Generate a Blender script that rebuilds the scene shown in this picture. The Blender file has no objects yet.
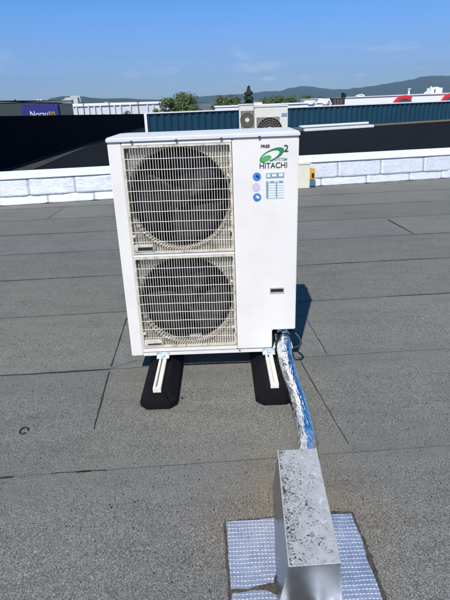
import bpy, bmesh, math, random
from mathutils import Vector, Matrix, noise
random.seed(7)
S = bpy.context.scene
COL = S.collection
# ------------------------------------------------------------------ camera
PITCH, ROLL, CH, F = .3842, -.03706, 1.4937, 492.0
FWD = Vector((0, math.cos(PITCH), -math.sin(PITCH)))
UP0 = Vector((0, math.sin(PITCH), math.cos(PITCH)))
RX = Vector((1, 0, 0)) * math.cos(ROLL) + UP0 * math.sin(ROLL)
UP = -Vector((1, 0, 0)) * math.sin(ROLL) + UP0 * math.cos(ROLL)
def ray(x, y): return FWD + RX * ((x - 225) / F) + UP * ((300 - y) / F)
def at(x, y, Y):                      # world point at depth Y that a survey bearing gives
    d = ray(x, y); return Vector((0, 0, CH)) + d * (Y / d.y)
def gnd(x, y, z=0.0):
    d = ray(x, y); return Vector((0, 0, CH)) + d * ((z - CH) / d.z)
cd = bpy.data.cameras.new('camera'); cam = bpy.data.objects.new('camera', cd); COL.objects.link(cam)
m = Matrix((RX, UP, -FWD)).transposed().to_4x4(); m.translation = (0, 0, CH)
cam.matrix_world = m
cd.sensor_fit = 'VERTICAL'; cd.sensor_height = 24; cd.lens = F / 600 * 24
cd.clip_start = .02; cd.clip_end = 60000
S.camera = cam
# ------------------------------------------------------------------ materials
def newmat(name):
    mt = bpy.data.materials.new(name); mt.use_nodes = True
    nt = mt.node_tree; b = nt.nodes['Principled BSDF']
    return mt, nt, b
def ramp(nt, fac, stops):
    r = nt.nodes.new('ShaderNodeValToRGB'); e = r.color_ramp.elements
    while len(e) < len(stops): e.new(.5)
    for i, (p, c) in enumerate(stops):
        e[i].position = p; e[i].color = (c[0], c[1], c[2], 1) if len(c) == 3 else c
    nt.links.new(fac, r.inputs[0]); return r.outputs[0]
def coords(nt, scale=(1, 1, 1), rot=(0, 0, 0)):
    t = nt.nodes.new('ShaderNodeTexCoord'); mp = nt.nodes.new('ShaderNodeMapping')
    mp.inputs['Scale'].default_value = scale; mp.inputs['Rotation'].default_value = rot
    nt.links.new(t.outputs['Object'], mp.inputs[0]); return mp.outputs[0]
def nz(nt, vec, scale, detail=4, rough=.5):
    n = nt.nodes.new('ShaderNodeTexNoise'); n.inputs['Scale'].default_value = scale
    n.inputs['Detail'].default_value = detail; n.inputs['Roughness'].default_value = rough
    nt.links.new(vec, n.inputs['Vector']); return n.outputs[0]
def mix(nt, fac, a, b, mode='MIX'):
    x = nt.nodes.new('ShaderNodeMix'); x.data_type = 'RGBA'; x.blend_type = mode
    if isinstance(fac, float): x.inputs[0].default_value = fac
    else: nt.links.new(fac, x.inputs[0])
    for i, v in ((6, a), (7, b)):
        if isinstance(v, tuple): x.inputs[i].default_value = (v[0], v[1], v[2], 1)
        else: nt.links.new(v, x.inputs[i])
    return x.outputs[2]
def bump(nt, b, h, strength=.3, dist=.002):
    n = nt.nodes.new('ShaderNodeBump'); n.inputs['Strength'].default_value = strength
    n.inputs['Distance'].default_value = dist
    nt.links.new(h, n.inputs['Height']); nt.links.new(n.outputs[0], b.inputs['Normal'])
def mat(name, col, rough=.6, metal=0., var=.12, vs=6., bs=0., bscale=60., spec=.5):
    mt, nt, b = newmat(name)
    v = coords(nt); n = nz(nt, v, vs, 5, .6)
    lo = tuple(c * (1 - var) for c in col); hi = tuple(min(1, c * (1 + var)) for c in col)
    nt.links.new(ramp(nt, n, [(.3, lo), (.7, hi)]), b.inputs['Base Color'])
    b.inputs['Roughness'].default_value = rough; b.inputs['Metallic'].default_value = metal
    b.inputs['Specular IOR Level'].default_value = spec
    if bs: bump(nt, b, nz(nt, v, bscale, 4), bs)
    return mt
M = {}
M['paint'] = mat('unit_paint', (.74, .705, .655), .38, var=.045, vs=5, bs=.04, bscale=3)
M['cover'] = mat('cover_paint', (.66, .66, .63), .4, var=.05, vs=9)
M['dark'] = mat('dark_inside', (.016, .016, .018), .6)
M['fan'] = mat('fan_plastic', (.014, .014, .016), .6)
M['coil'] = mat('coil', (.008, .008, .009), .8, spec=.2)
M['black'] = mat('black_plastic', (.015, .015, .017), .45)
M['alu'] = mat('bare_aluminium', (.62, .60, .55), .45, .5, var=.15, vs=30)
M['rail'] = mat('rail', (.70, .67, .58), .45, 0, var=.08, vs=30)
M['zinc'] = mat('zinc_bracket', (.60, .66, .70), .4, .6, var=.2, vs=60)
M['screw'] = mat('screw', (.07, .06, .05), .5, .3)
M['rubber'] = mat('recycled_rubber', (.007, .007, .008), .85, var=.5, vs=120, bs=.6, bscale=220, spec=.12)
M['green'] = mat('logo_green', (.02, .20, .08), .4, var=.02)
M['lightgreen'] = mat('logo_light_green', (.09, .36, .10), .4, var=.02)
M['ink'] = mat('ink_black', (.02, .02, .025), .5)
M['blue'] = mat('sticker_blue', (.05, .20, .52), .4, var=.5, vs=110)
M['mauve'] = mat('sticker_mauve', (.55, .48, .66), .4, var=.05)
M['palewhite'] = mat('label_white', (.70, .74, .78), .4, var=.02)
M['labelgrey'] = mat('label_grey', (.22, .30, .36), .4, var=.1, vs=90)
M['pwhite'] = mat('white_building', (.78, .78, .77), .6, var=.03)
M['cream'] = mat('cream_paint', (.66, .63, .50), .5, var=.05)
M['yellow'] = mat('yellow_plastic', (.62, .34, .03), .5)
M['red'] = mat('red_letter', (.62, .03, .03), .4, var=.03)
M['navy'] = mat('navy_sign', (.012, .016, .14), .5, var=.15)
M['orange'] = mat('amber_letter', (.50, .32, .08), .5)
M['white'] = mat('letter_white', (.60, .63, .68), .5)
M['slate'] = mat('dark_green_cladding', (.025, .038, .038), .6)
M['brick'] = mat('dark_red_wall', (.045, .022, .022), .7)
M['pale'] = mat('pale_cladding', (.60, .60, .64), .5, var=.1, vs=.6)
M['palepost'] = mat('grey_steel', (.10, .11, .13), .6)
M['beige'] = mat('small_unit_beige', (.66, .64, .56), .45, var=.04)
M['beigegrille'] = mat('small_unit_grille', (.20, .18, .145), .6)
M['bark'] = mat('bark', (.09, .065, .045), .9, var=.3, vs=4)
M['gravel'] = mat('gravel_edge', (.10, .085, .06), .9, var=.5, vs=30)
M['bitumen'] = mat('bitumen', (.022, .021, .020), .8, var=.5, vs=40)
M['bed'] = mat('bitumen_bed', (.050, .044, .036), .85, var=.6, vs=60, bs=.8, bscale=140)
M['rim'] = mat('stained_rim', (.36, .30, .21), .7, var=.6, vs=14)
M['lapline'] = mat('lap_line', (.105, .105, .098), .9, var=.3, vs=5)
M['strip'] = mat('dark_strip', (.030, .026, .020), .9, var=.5, vs=3)
M['claywall'] = mat('pale_house', (.62, .56, .50), .7)

# cream weathered grille plastic
def grille_mat():
    mt, nt, b = newmat('weathered_grille')
    v = coords(nt); n = nz(nt, v, 22, 5, .7); n2 = nz(nt, v, 90, 3)
    c = ramp(nt, n, [(.35, (.66, .62, .52)), (.52, (.54, .49, .38)), (.68, (.20, .14, .09))])
    c2 = mix(nt, .3, c, ramp(nt, n2, [(.4, (.72, .70, .62)), (.7, (.28, .23, .16))]))
    nt.links.new(c2, b.inputs['Base Color']); b.inputs['Roughness'].default_value = .6
    return mt
M['grille'] = grille_mat()
M['wire'] = mat('grille_bar', (.52, .495, .43), .5, var=.15, vs=40)

# mineral surfaced bitumen roofing
def roof_mat(name, lo, mid, hi, tint_on=True, sun=1.0):
    mt, nt, b = newmat(name)
    v = coords(nt)
    fine = nz(nt, v, 290, 2, .75)
    vo = nt.nodes.new('ShaderNodeTexVoronoi'); vo.inputs['Scale'].default_value = 300
    nt.links.new(v, vo.inputs['Vector'])
    c = ramp(nt, fine, [(.30, lo), (.5, mid), (.70, hi)])
    cell = ramp(nt, vo.outputs['Color'], [(.10, (.35, .35, .36)), (.5, (1, 1, 1)), (.93, (1.0, 1.0, .98)), (.97, (1, 1, 1))])
    c = mix(nt, .75, c, cell, 'MULTIPLY')
    big = ramp(nt, nz(nt, v, .9, 6, .65), [(.28, (.78, .79, .80)), (.5, (.95, .95, .95)), (.72, (1, 1, .97))])
    c = mix(nt, 1.0, c, big, 'MULTIPLY')
    med = ramp(nt, nz(nt, coords(nt, (1, 3.5, 1)), 2.2, 5, .7), [(.30, (.80, .80, .82)), (.55, (1, 1, 1)), (.75, (1, .97, .90))])
    c = mix(nt, .8, c, med, 'MULTIPLY')
    if tint_on:
        gv = nt.nodes.new('ShaderNodeVectorMath'); gv.operation = 'DISTANCE'; gv.inputs[1].default_value = (.24, 1.45, 0); nt.links.new(v, gv.inputs[0])
        dn = nt.nodes.new('ShaderNodeMath'); dn.operation = 'MULTIPLY_ADD'; nt.links.new(nz(nt, v, 6, 5, .65), dn.inputs[0]); dn.inputs[1].default_value = .5; nt.links.new(gv.outputs['Value'], dn.inputs[2])
        sm_ = ramp(nt, dn.outputs[0], [(.40, (.55,) * 3), (.72, (0, 0, 0))])
        c = mix(nt, sm_, c, mix(nt, 1.0, c, (1.12, .92, .68), 'MULTIPLY'))
        a = nt.nodes.new('ShaderNodeAttribute'); a.attribute_name = 'sheet'
        c = mix(nt, 1.0, c, a.outputs['Color'], 'MULTIPLY')
    nt.links.new(c, b.inputs['Base Color'])
    b.inputs['Roughness'].default_value = .9; b.inputs['Specular IOR Level'].default_value = .25 if tint_on else .04
    bump(nt, b, fine, .8, .003)
    return mt
M['roof'] = roof_mat('slate_chip_roofing', (.058, .058, .052), (.166, .168, .150), (.46, .46, .41))
M['darkroof'] = roof_mat('black_roofing', (.006, .007, .008), (.013, .0145, .017), (.026, .029, .033), False)
M['blackwall'] = mat('black_wall_sheet', (.006, .007, .010), .75, var=.3, vs=2, spec=.03)

# foil
def foil_mat():
    mt, nt, b = newmat('embossed_aluminium_foil')
    v = coords(nt)
    sp_ = nt.nodes.new('ShaderNodeSeparateXYZ'); nt.links.new(v, sp_.inputs[0])
    def osc(sock, per, wob, amp):
        w1 = nt.nodes.new('ShaderNodeMath'); w1.operation = 'MULTIPLY'; w1.inputs[1].default_value = 6.28319 / per; nt.links.new(sock, w1.inputs[0])
        w2 = nt.nodes.new('ShaderNodeMath'); w2.operation = 'MULTIPLY_ADD'; w2.inputs[1].default_value = amp; nt.links.new(nz(nt, v, wob, 3, .5), w2.inputs[0]); nt.links.new(w1.outputs[0], w2.inputs[2])
        w3 = nt.nodes.new('ShaderNodeMath'); w3.operation = 'SINE'; nt.links.new(w2.outputs[0], w3.inputs[0]); return w3.outputs[0]
    oy, ox = osc(sp_.outputs[1], .0165, 8, 7.0), osc(sp_.outputs[0], .0125, 11, 5.0)
    cb = nt.nodes.new('ShaderNodeMath'); cb.operation = 'MULTIPLY_ADD'; nt.links.new(ox, cb.inputs[0]); cb.inputs[1].default_value = .28; nt.links.new(oy, cb.inputs[2])
    brf = ramp(nt, cb.outputs[0], [(.55, (0, 0, 0)), (.95, (1, 1, 1))])
    n = nz(nt, v, 14, 5, .65)
    inv = nt.nodes.new('ShaderNodeMath'); inv.operation = 'MULTIPLY_ADD'
    nt.links.new(brf, inv.inputs[0]); inv.inputs[1].default_value = 1.0; nt.links.new(n, inv.inputs[2])
    base = ramp(nt, n, [(.26, (.40, .40, .42)), (.36, (.52, .57, .68)), (.55, (.64, .69, .80)), (.75, (.84, .86, .90))])
    fm = nt.nodes.new('ShaderNodeMath'); fm.operation = 'MULTIPLY'; nt.links.new(brf, fm.inputs[0]); nt.links.new(ramp(nt, nz(nt, v, 30, 4, .7), [(.30, (.35,) * 3), (.6, (1,) * 3)]), fm.inputs[1])
    c = mix(nt, fm.outputs[0], base, (.88, .89, .90))
    nt.links.new(c, b.inputs['Base Color'])
    mr = ramp(nt, fm.outputs[0], [(0, (.78, .78, .78)), (1, (.30, .30, .30))])
    nt.links.new(mr, b.inputs['Metallic'])
    nt.links.new(ramp(nt, nz(nt, v, 5, 4, .6), [(.35, (.26,) * 3), (.65, (.46,) * 3)]), b.inputs['Roughness'])
    iv2 = nt.nodes.new('ShaderNodeMath'); iv2.operation = 'MULTIPLY_ADD'; nt.links.new(nz(nt, v, 26, 3, .5), iv2.inputs[0]); iv2.inputs[1].default_value = 2.2; nt.links.new(inv.outputs[0], iv2.inputs[2])
    bump(nt, b, iv2.outputs[0], .85, .006)
    return mt
M['foil'] = foil_mat()
def pipefoil():
    mt, nt, b = newmat('crinkled_foil')
    v = coords(nt, (1, .22, 1)); n = nz(nt, v, 38, 3, .6)
    nt.links.new(ramp(nt, nz(nt, v, 20, 3), [(.3, (.62, .66, .76)), (.5, (.82, .84, .88)), (.66, (.90, .90, .90)), (.8, (.62, .50, .42))]), b.inputs['Base Color'])
    b.inputs['Metallic'].default_value = 1; b.inputs['Roughness'].default_value = .13
    bump(nt, b, n, .9, .012)
    return mt
M['pipefoil'] = pipefoil()
def galv():
    mt, nt, b = newmat('galvanised_sheet')
    v = coords(nt)
    vo = nt.nodes.new('ShaderNodeTexVoronoi'); vo.inputs['Scale'].default_value = 60; nt.links.new(v, vo.inputs['Vector'])
    base = ramp(nt, vo.outputs['Color'], [(.2, (.47, .465, .445)), (.8, (.55, .545, .52))])
    # splashes of dirt: small black specks, thicker towards one edge of the lid
    sp = nz(nt, v, 230, 3, .8)
    geo = nt.nodes.new('ShaderNodeNewGeometry'); sx = nt.nodes.new('ShaderNodeSeparateXYZ'); nt.links.new(geo.outputs['Normal'], sx.inputs[0])
    so = nt.nodes.new('ShaderNodeSeparateXYZ'); nt.links.new(v, so.inputs[0])
    wid = nt.nodes.new('ShaderNodeMapRange'); wid.inputs[1].default_value = -.08; wid.inputs[2].default_value = .07
    wid.inputs[3].default_value = .085; wid.inputs[4].default_value = -.02; nt.links.new(so.outputs[0], wid.inputs[0])
    cl = nz(nt, v, 11, 3, .6)
    ad = nt.nodes.new('ShaderNodeMath'); ad.operation = 'ADD'; nt.links.new(sp, ad.inputs[0]); nt.links.new(wid.outputs[0], ad.inputs[1])
    ad2 = nt.nodes.new('ShaderNodeMath'); ad2.operation = 'MULTIPLY_ADD'; nt.links.new(cl, ad2.inputs[0]); ad2.inputs[1].default_value = .28; nt.links.new(ad.outputs[0], ad2.inputs[2])
    spb = nz(nt, v, 135, 3, .7)
    adb = nt.nodes.new('ShaderNodeMath'); adb.operation = 'ADD'; nt.links.new(spb, adb.inputs[0]); nt.links.new(wid.outputs[0], adb.inputs[1])
    ad3 = nt.nodes.new('ShaderNodeMath'); ad3.operation = 'MULTIPLY_ADD'; nt.links.new(cl, ad3.inputs[0]); ad3.inputs[1].default_value = .28; nt.links.new(adb.outputs[0], ad3.inputs[2])
    mxb = nt.nodes.new('ShaderNodeMath'); mxb.operation = 'MAXIMUM'; nt.links.new(ad2.outputs[0], mxb.inputs[0]); nt.links.new(ad3.outputs[0], mxb.inputs[1])
    spm = ramp(nt, mxb.outputs[0], [(.748, (0, 0, 0)), (.785, (1, 1, 1))])
    top = nt.nodes.new('ShaderNodeMath'); top.operation = 'GREATER_THAN'; nt.links.new(sx.outputs[2], top.inputs[0]); top.inputs[1].default_value = .7
    mm = nt.nodes.new('ShaderNodeMath'); mm.operation = 'MULTIPLY'; nt.links.new(spm, mm.inputs[0]); nt.links.new(top.outputs[0], mm.inputs[1])
    pale = ramp(nt, nz(nt, v, 26, 1, .3), [(.64, (0, 0, 0)), (.80, (.8, .8, .8))])
    c = mix(nt, pale, base, (.74, .75, .75))
    c = mix(nt, mm.outputs[0], c, (.03, .026, .024))
    nt.links.new(c, b.inputs['Base Color'])
    met = nt.nodes.new('ShaderNodeMath'); met.operation = 'MULTIPLY_ADD'; nt.links.new(mm.outputs[0], met.inputs[0]); met.inputs[1].default_value = -.3; met.inputs[2].default_value = .32
    nt.links.new(met.outputs[0], b.inputs['Metallic'])
    rr = ramp(nt, cl, [(.3, (.38,) * 3), (.7, (.5,) * 3)])
    nt.links.new(rr, b.inputs['Roughness'])
    bump(nt, b, nz(nt, v, 7, 2), .15, .01)
    return mt
M['galv'] = galv()
M['galvfront'] = mat('shadow_toned_zinc', (.31, .32, .325), .34, .9, var=.12, vs=14)  # sheet tone darkened below the lid's, standing in for the photographer's shadow
def silverpaint():
    mt, nt, b = newmat('silver_bitumen_flashing')
    v = coords(nt); n = nz(nt, v, 5, 6, .7); n2 = nz(nt, coords(nt, (1, 1, 3)), 16, 5, .7)
    c = ramp(nt, n, [(.30, (.52, .56, .62)), (.46, (.72, .75, .79)), (.6, (.82, .82, .82))])
    c = mix(nt, .55, c, ramp(nt, n2, [(.34, (.42, .46, .53)), (.48, (.80, .81, .82)), (.7, (.86, .86, .85))]))  # pale and bluish streaks put foil-like glints into the colour
    nt.links.new(c, b.inputs['Base Color']); b.inputs['Roughness'].default_value = .36; b.inputs['Metallic'].default_value = .3
    bump(nt, b, n2, .6, .01)
    return mt
M['flash'] = silverpaint()
M['cap'] = mat('white_cap_paint', (.80, .80, .79), .5, var=.05, vs=4, bs=.3, bscale=20)
M['bluewall'] = mat('blue_steel', (.010, .050, .082), .45, var=.1, vs=1.2)
def leafmat(name, a, c):
    mt, nt, b = newmat(name)
    v = coords(nt)
    n = nz(nt, v, .9, 4, .7)
    nt.links.new(ramp(nt, n, [(.3, a), (.7, c)]), b.inputs['Base Color'])
    b.inputs['Roughness'].default_value = .6
    return mt
M['leaf'] = leafmat('broadleaf', (.040, .070, .018), (.11, .16, .04))
M['leafdark'] = leafmat('dark_conifer', (.010, .022, .012), (.025, .045, .02))
M['hill'] = leafmat('wooded_hill', (.02, .035, .018), (.05, .07, .035))
M['terrain'] = mat('town_ground', (.12, .12, .09), .9, var=.4, vs=.02)

# ------------------------------------------------------------------ mesh helper
class MB:
    def __init__(s): s.bm = bmesh.new()
    def box(s, x0, x1, y0, y1, z0, z1, xf=None):
        vs = [s.bm.verts.new(Vector(p)) for p in ((x0, y0, z0), (x1, y0, z0), (x1, y1, z0), (x0, y1, z0), (x0, y0, z1), (x1, y0, z1), (x1, y1, z1), (x0, y1, z1))]
        if xf:
            for v in vs: v.co = xf @ v.co
        for f in ((0, 3, 2, 1), (4, 5, 6, 7), (0, 1, 5, 4), (1, 2, 6, 5), (2, 3, 7, 6), (3, 0, 4, 7)):
            s.bm.faces.new([vs[i] for i in f])
        return s
    def hexa(s, low, top):
        a = [s.bm.verts.new(Vector(p)) for p in low]; b = [s.bm.verts.new(Vector(p)) for p in top]
        n = len(a)
        s.bm.faces.new(a[::-1]); s.bm.faces.new(b)
        for i in range(n): s.bm.faces.new([a[i], a[(i + 1) % n], b[(i + 1) % n], b[i]])
        return s
    def prism(s, poly, y0, y1):      # poly of (x,z), front at y0
        return s.hexa([(x, y1, z) for x, z in poly], [(x, y0, z) for x, z in poly])
    def tube(s, pts, r, n=12, caps=True, fn=None):
        pts = [Vector(p) for p in pts]; rings = []
        for i, p in enumerate(pts):
            t = (pts[min(i + 1, len(pts) - 1)] - pts[max(i - 1, 0)]).normalized()
            a = t.cross(Vector((0, 0, 1)))
            if a.length < .1: a = t.cross(Vector((0, 1, 0)))
            a.normalize(); b = a.cross(t)
            rr = r[i] if isinstance(r, (list, tuple)) else r
            ring = []
            for k in range(n):
                ang = 2 * math.pi * k / n; q = rr * (fn(i, k) if fn else 1)
                ring.append(s.bm.verts.new(p + a * math.cos(ang) * q + b * math.sin(ang) * q))
            rings.append(ring)
        for i in range(len(rings) - 1):
            for k in range(n):
                s.bm.faces.new([rings[i][k], rings[i][(k + 1) % n], rings[i + 1][(k + 1) % n], rings[i + 1][k]])
        if caps: s.bm.faces.new(rings[0][::-1]); s.bm.faces.new(rings[-1])
        return s
    def disc(s, cx, cz, y0, y1, r, n=32, rz=None):
        return s.prism([(cx + r * math.cos(2 * math.pi * k / n), cz + (rz or r) * math.sin(2 * math.pi * k / n)) for k in range(n)], y0, y1)
    def build(s, name, m, parent=None, bevel=0, smooth=False, origin=None):
        bmesh.ops.recalc_face_normals(s.bm, faces=s.bm.faces)
        if bevel:
            bmesh.ops.bevel(s.bm, geom=[e for e in s.bm.edges if len(e.link_faces) == 2 and e.calc_face_angle(0) > .5], offset=bevel, segments=2, affect='EDGES', clamp_overlap=True)
        me = bpy.data.meshes.new(name); s.bm.to_mesh(me); s.bm.free()
        if smooth:
            for p in me.polygons: p.use_smooth = True
        o = bpy.data.objects.new(name, me); COL.objects.link(o); me.materials.append(m)
        if origin is not None:
            me.transform(Matrix.Translation(-Vector(origin))); o.location = origin
        if parent is not None:
            o.parent = parent; o.matrix_parent_inverse = Matrix.Identity(4)
            po = world_loc(parent)
            if origin is not None: o.location = Vector(origin) - po
            else: me.transform(Matrix.Translation(-po))
        return o
def world_loc(o):
    l = Vector((0, 0, 0))
    while o is not None: l += o.location; o = o.parent
    return l
def tag(o, label=None, cat=None, group=None, kind=None):
    if label: o['label'] = label
    if cat: o['category'] = cat
    if group: o['group'] = group
    if kind: o['kind'] = kind
    return o
def thing(name, loc, label, cat, group=None):
    o = bpy.data.objects.new(name, None); COL.objects.link(o); o.location = loc; o.empty_display_size = .2
    return tag(o, label, cat, group)
def text(name, s, m, parent, x0, x1, z0, z1, y, th=.0012, bold=.03, shear=0, yaw=0):
    cu = bpy.data.curves.new(name, 'FONT'); cu.body = s; cu.extrude = .5; cu.offset = bold; cu.shear = shear
    t = bpy.data.objects.new('tmp', cu); COL.objects.link(t)
    dg = bpy.context.evaluated_depsgraph_get(); me = bpy.data.meshes.new_from_object(t.evaluated_get(dg))
    bpy.data.objects.remove(t)
    xs = [v.co.x for v in me.vertices]; ys = [v.co.y for v in me.vertices]
    ax, bx, ay, by = min(xs), max(xs), min(ys), max(ys)
    for v in me.vertices:
        c = v.co.copy()
        v.co = Vector((x0 + (c.x - ax) / (bx - ax) * (x1 - x0), y - (c.z + .5) * th, z0 + (c.y - ay) / (by - ay) * (z1 - z0)))
    me.name = name; me.materials.clear(); me.materials.append(m)
    o = bpy.data.objects.new(name, me); COL.objects.link(o)
    if parent is not None:
        o.parent = parent; me.transform(Matrix.Translation(-world_loc(parent)))
    return o

# ------------------------------------------------------------------ setting: terrain, roof
mb = MB(); mb.box(-16000, 16000, -3000, 16000, -7.4, -7.0)
tag(mb.build('terrain', M['terrain']), kind='structure')

PC, PM = 8.83, .15                       # line of the parapet face: y = PC + PM x
def row_y(k, x): return .87 + .9 * k + .05 * x
bm = bmesh.new(); lay = bm.loops.layers.color.new('sheet')
cuts = {k: sorted([random.uniform(-9, 12) for _ in range(2)]) for k in range(-6, 13)}
cuts[1] = [-.685, .53, 4.4]; cuts[2] = [-.74, .60, 5.1]; cuts[5] = [2.16]; cuts[3] = [-3.2, 3.4]; cuts[4] = [-4.4]; cuts[0] = [-2.1, 6.0]
for k in range(-6, 13):
    xs = [-12] + cuts[k] + [18]
    for a, b2 in zip(xs, xs[1:]):
        t = random.uniform(.95, 1.04); tint = (t, t * random.uniform(.985, 1.005), t * random.uniform(.97, 1.01), 1)
        nseg = max(1, int((b2 - a) / 1.0)); prev = None
        for i in range(nseg + 1):
            x = a + (b2 - a) * i / nseg
            y0, y1 = row_y(k, x), row_y(k + 1, x)
            lim = PC + PM * x + .1
            y0 = min(y0, lim - .02); y1 = min(y1 + .03, lim)
            if y1 <= y0: y1 = y0 + .01
            w = .0015 * noise.noise(Vector((x * 1.3, k, 0)))
            col = [bm.verts.new((x, y0, -.02)), bm.verts.new((x, y0, .0030 + w*.6)), bm.verts.new((x, y1, 0.0))]
            if prev:
                for q in range(2):
                    f = bm.faces.new([prev[q], col[q], col[q + 1], prev[q + 1]])
                    for l in f.loops: l[lay] = tint
            prev = col
me = bpy.data.meshes.new('roof_surface'); bm.to_mesh(me); bm.free(); me.materials.append(M['roof'])
o = bpy.data.objects.new('roof_surface', me); COL.objects.link(o); tag(o, kind='structure')
# building under the roof
mb = MB(); mb.hexa([(-12, -5, -7), (18, -5, -7), (18, PC + PM * 18, -7), (-12, PC - PM * 12, -7)], [(-12, -5, -.03), (18, -5, -.03), (18, PC + PM * 18, -.03), (-12, PC - PM * 12, -.03)])
tag(mb.build('roof_slab', M['palepost']), kind='structure')
# bitumen bleed along the laps
def ribbon(mb, pts, w, seed, gap=0., z=.0065):
    pts = [Vector(p) for p in pts]; L = sum((b - a).length for a, b in zip(pts, pts[1:]))
    n = max(4, int(L / .03)); prev = None
    for i in range(n + 1):
        t = i / n * L; a, b = pts[0], pts[-1]
        for q, r in zip(pts, pts[1:]):
            l = (r - q).length
            if t <= l + 1e-6: a, b = q, r; break
            t -= l
        d = (b - a).normalized(); p = a + d * min(t, (b - a).length); nn = Vector((-d.y, d.x, 0))
        s = noise.noise(Vector((p.x * 9 + seed, p.y * 9, 1))); s2 = noise.noise(Vector((p.x * 1.6 + seed, p.y * 1.6, 5)))
        ww = w * (.55 + .9 * max(0, s) + .6 * max(0, s2)); p = p + nn * .004 * noise.noise(Vector((p.x * 14, p.y * 14, seed)))
        if s2 < gap - .5: prev = None; continue
        cur = (mb.bm.verts.new((p.x - nn.x * ww / 2, p.y - nn.y * ww / 2, z)), mb.bm.verts.new((p.x + nn.x * ww / 2, p.y + nn.y * ww / 2, z)))
        if prev: mb.bm.faces.new([prev[0], cur[0], cur[1], prev[1]])
        prev = cur
mb = MB()
for k in range(0, 9):
    a, b = -8.5, 11.5
    ribbon(mb, [(a, row_y(k, a) - .003, 0), (b, row_y(k, b) - .003, 0)], .003 if k < 3 else .005, k * 3.1, gap=-9, z=.0050)
tag(mb.build('roof_lap_line', M['lapline']), kind='structure')
mb = MB()
for k, a, b in ((1, -1.0, -.55), (3, 1.3, 2.4), (4, -2.6, -1.2), (4, .9, 2.1), (5, 2.2, 3.4), (6, -3.2, -2.0), (7, 1.2, 2.4)):
    ribbon(mb, [(a, row_y(k, a) - .004, 0), (b, row_y(k, b) - .004, 0)], .005 if k < 3 else .006, k * 3.1, gap=.1)
ribbon(mb, [(-1.40, 2.597, 0), (-.72, 2.63, 0)], .010, 5, .1)
ribbon(mb, [(-.72, 2.63, 0), (-.56, 2.73, 0)], .004, 5, 0)
ribbon(mb, [(-1.2, row_y(1,-1.2)-.012, 0), (-.62, row_y(1,-.62)-.004, 0)], .009, 8, .1)
ribbon(mb, [(-.746, 3.40, 0), (-.715, 2.66, 0)], .007, 2, 0)
ribbon(mb, [(-.715, 2.60, 0), (-.675, 2.03, 0)], .007, 12, 0)
ribbon(mb, [(.585, 3.29, 0), (.625, 2.72, 0)], .006, 22, 0)
ribbon(mb, [(.445, 2.69, 0), (.47, 2.45, 0), (.545, 1.85, 0)], .007, 32, 0)
ribbon(mb, [(2.138, 6.236, 0), (2.20, 5.48, 0)], .016, 42, 0)
for k in cuts:
    for x in cuts[k]:
        if k in (1, 2, 5) and x < 3: continue
        if 0 <= k <= 8 and abs(x) < 8: ribbon(mb, [(x, row_y(k, x) + .02, 0), (x + .02, min(row_y(k + 1, x), PC + PM * x) - .02, 0)], .007, k, .3)
tag(mb.build('roof_seam', M['bitumen']), kind='structure')

# ------------------------------------------------------------------ parapet
def py(x, off=0): return PC + PM * x + off
par = thing('parapet_wall', (0, PC, 0), 'low parapet wall of silver white flashing sheets crossing the roof behind the big unit', 'wall')
mb = MB(); mb.hexa([(-11, py(-11), -.02), (17, py(17), -.02), (17, py(17, .5), -.02), (-11, py(-11, .5), -.02)],
                   [(-11, py(-11), .435), (17, py(17), .435), (17, py(17, .5), .435), (-11, py(-11, .5), .435)])
mb.build('wall_core', M['flash'], par)
mb = MB(); mb.hexa([(-11, py(-11, -.05), .42), (17, py(17, -.05), .42), (17, py(17, .52), .42), (-11, py(-11, .52), .42)],
                   [(-11, py(-11, -.045), .475), (17, py(17, -.045), .475), (17, py(17, .515), .495), (-11, py(-11, .515), .495)])
mb.build('cap', M['cap'], par, bevel=.008)
def flashing(x0, x1, z0, z1, o0, o1, seed):
    bm2 = MB(); nx, nzv = 18, 8; g = []
    for i in range(nx + 1):
        c = []
        for j in range(nzv + 1):
            u, v = i / nx, j / nzv
            x = x0 + (x1 - x0) * u; z = z0 + (z1 - z0) * v
            if i == nx: x += 0
            zz = z
            if j == 0: zz = z0 + .012 * (max(0, 1 - u * 9) + max(0, u * 9 - 8)) + .006 * noise.noise(Vector((x * 6, seed, 0)))
            off = o0 + (o1 - o0) * v - .010 * max(0, noise.noise(Vector((x * 5 + z * 7, z * 9, seed))))  - .003 * abs(noise.noise(Vector((x * 2.2, z * 3, seed)))) - .004 * abs(noise.noise(Vector((x * 9, z * 12, seed)))) - .004 * (1 - u)
            c.append(bm2.bm.verts.new((x, py(x, off), zz)))
        g.append(c)
    for i in range(nx):
        for j in range(nzv): bm2.bm.faces.new([g[i][j], g[i + 1][j], g[i + 1][j + 1], g[i][j + 1]])
    o = bm2.build('flashing_sheet', M['flash'], par, smooth=True)
    md = o.modifiers.new('t', 'SOLIDIFY'); md.thickness = .004
    return o
up = [-9.6, -8.8, -8.0, -7.2, -6.4, -5.6, -4.8, -4.0, -3.18, -2.44, -1.66, -.9, -.1, .7, 1.4, 2.137, 2.953, 3.785, 4.6, 5.4, 6.2, 7.0, 7.8, 8.6]
lo = [-9.3, -8.5, -7.7, -6.9, -6.1, -5.3, -4.5, -3.68, -2.90, -2.15, -1.35, -.55, .25, 1.05, 1.83, 2.687, 3.524, 4.16, 4.96, 5.7, 6.5, 7.3, 8.1, 8.9]
for i, (a, b) in enumerate(zip(lo, lo[1:])): flashing(a, b - .002, 0.004, .15, -.066, -.032, i)
for i, (a, b) in enumerate(zip(up, up[1:])): flashing(a, b - .002, .138, .418, -.043, -.012, i + 50)

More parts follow.
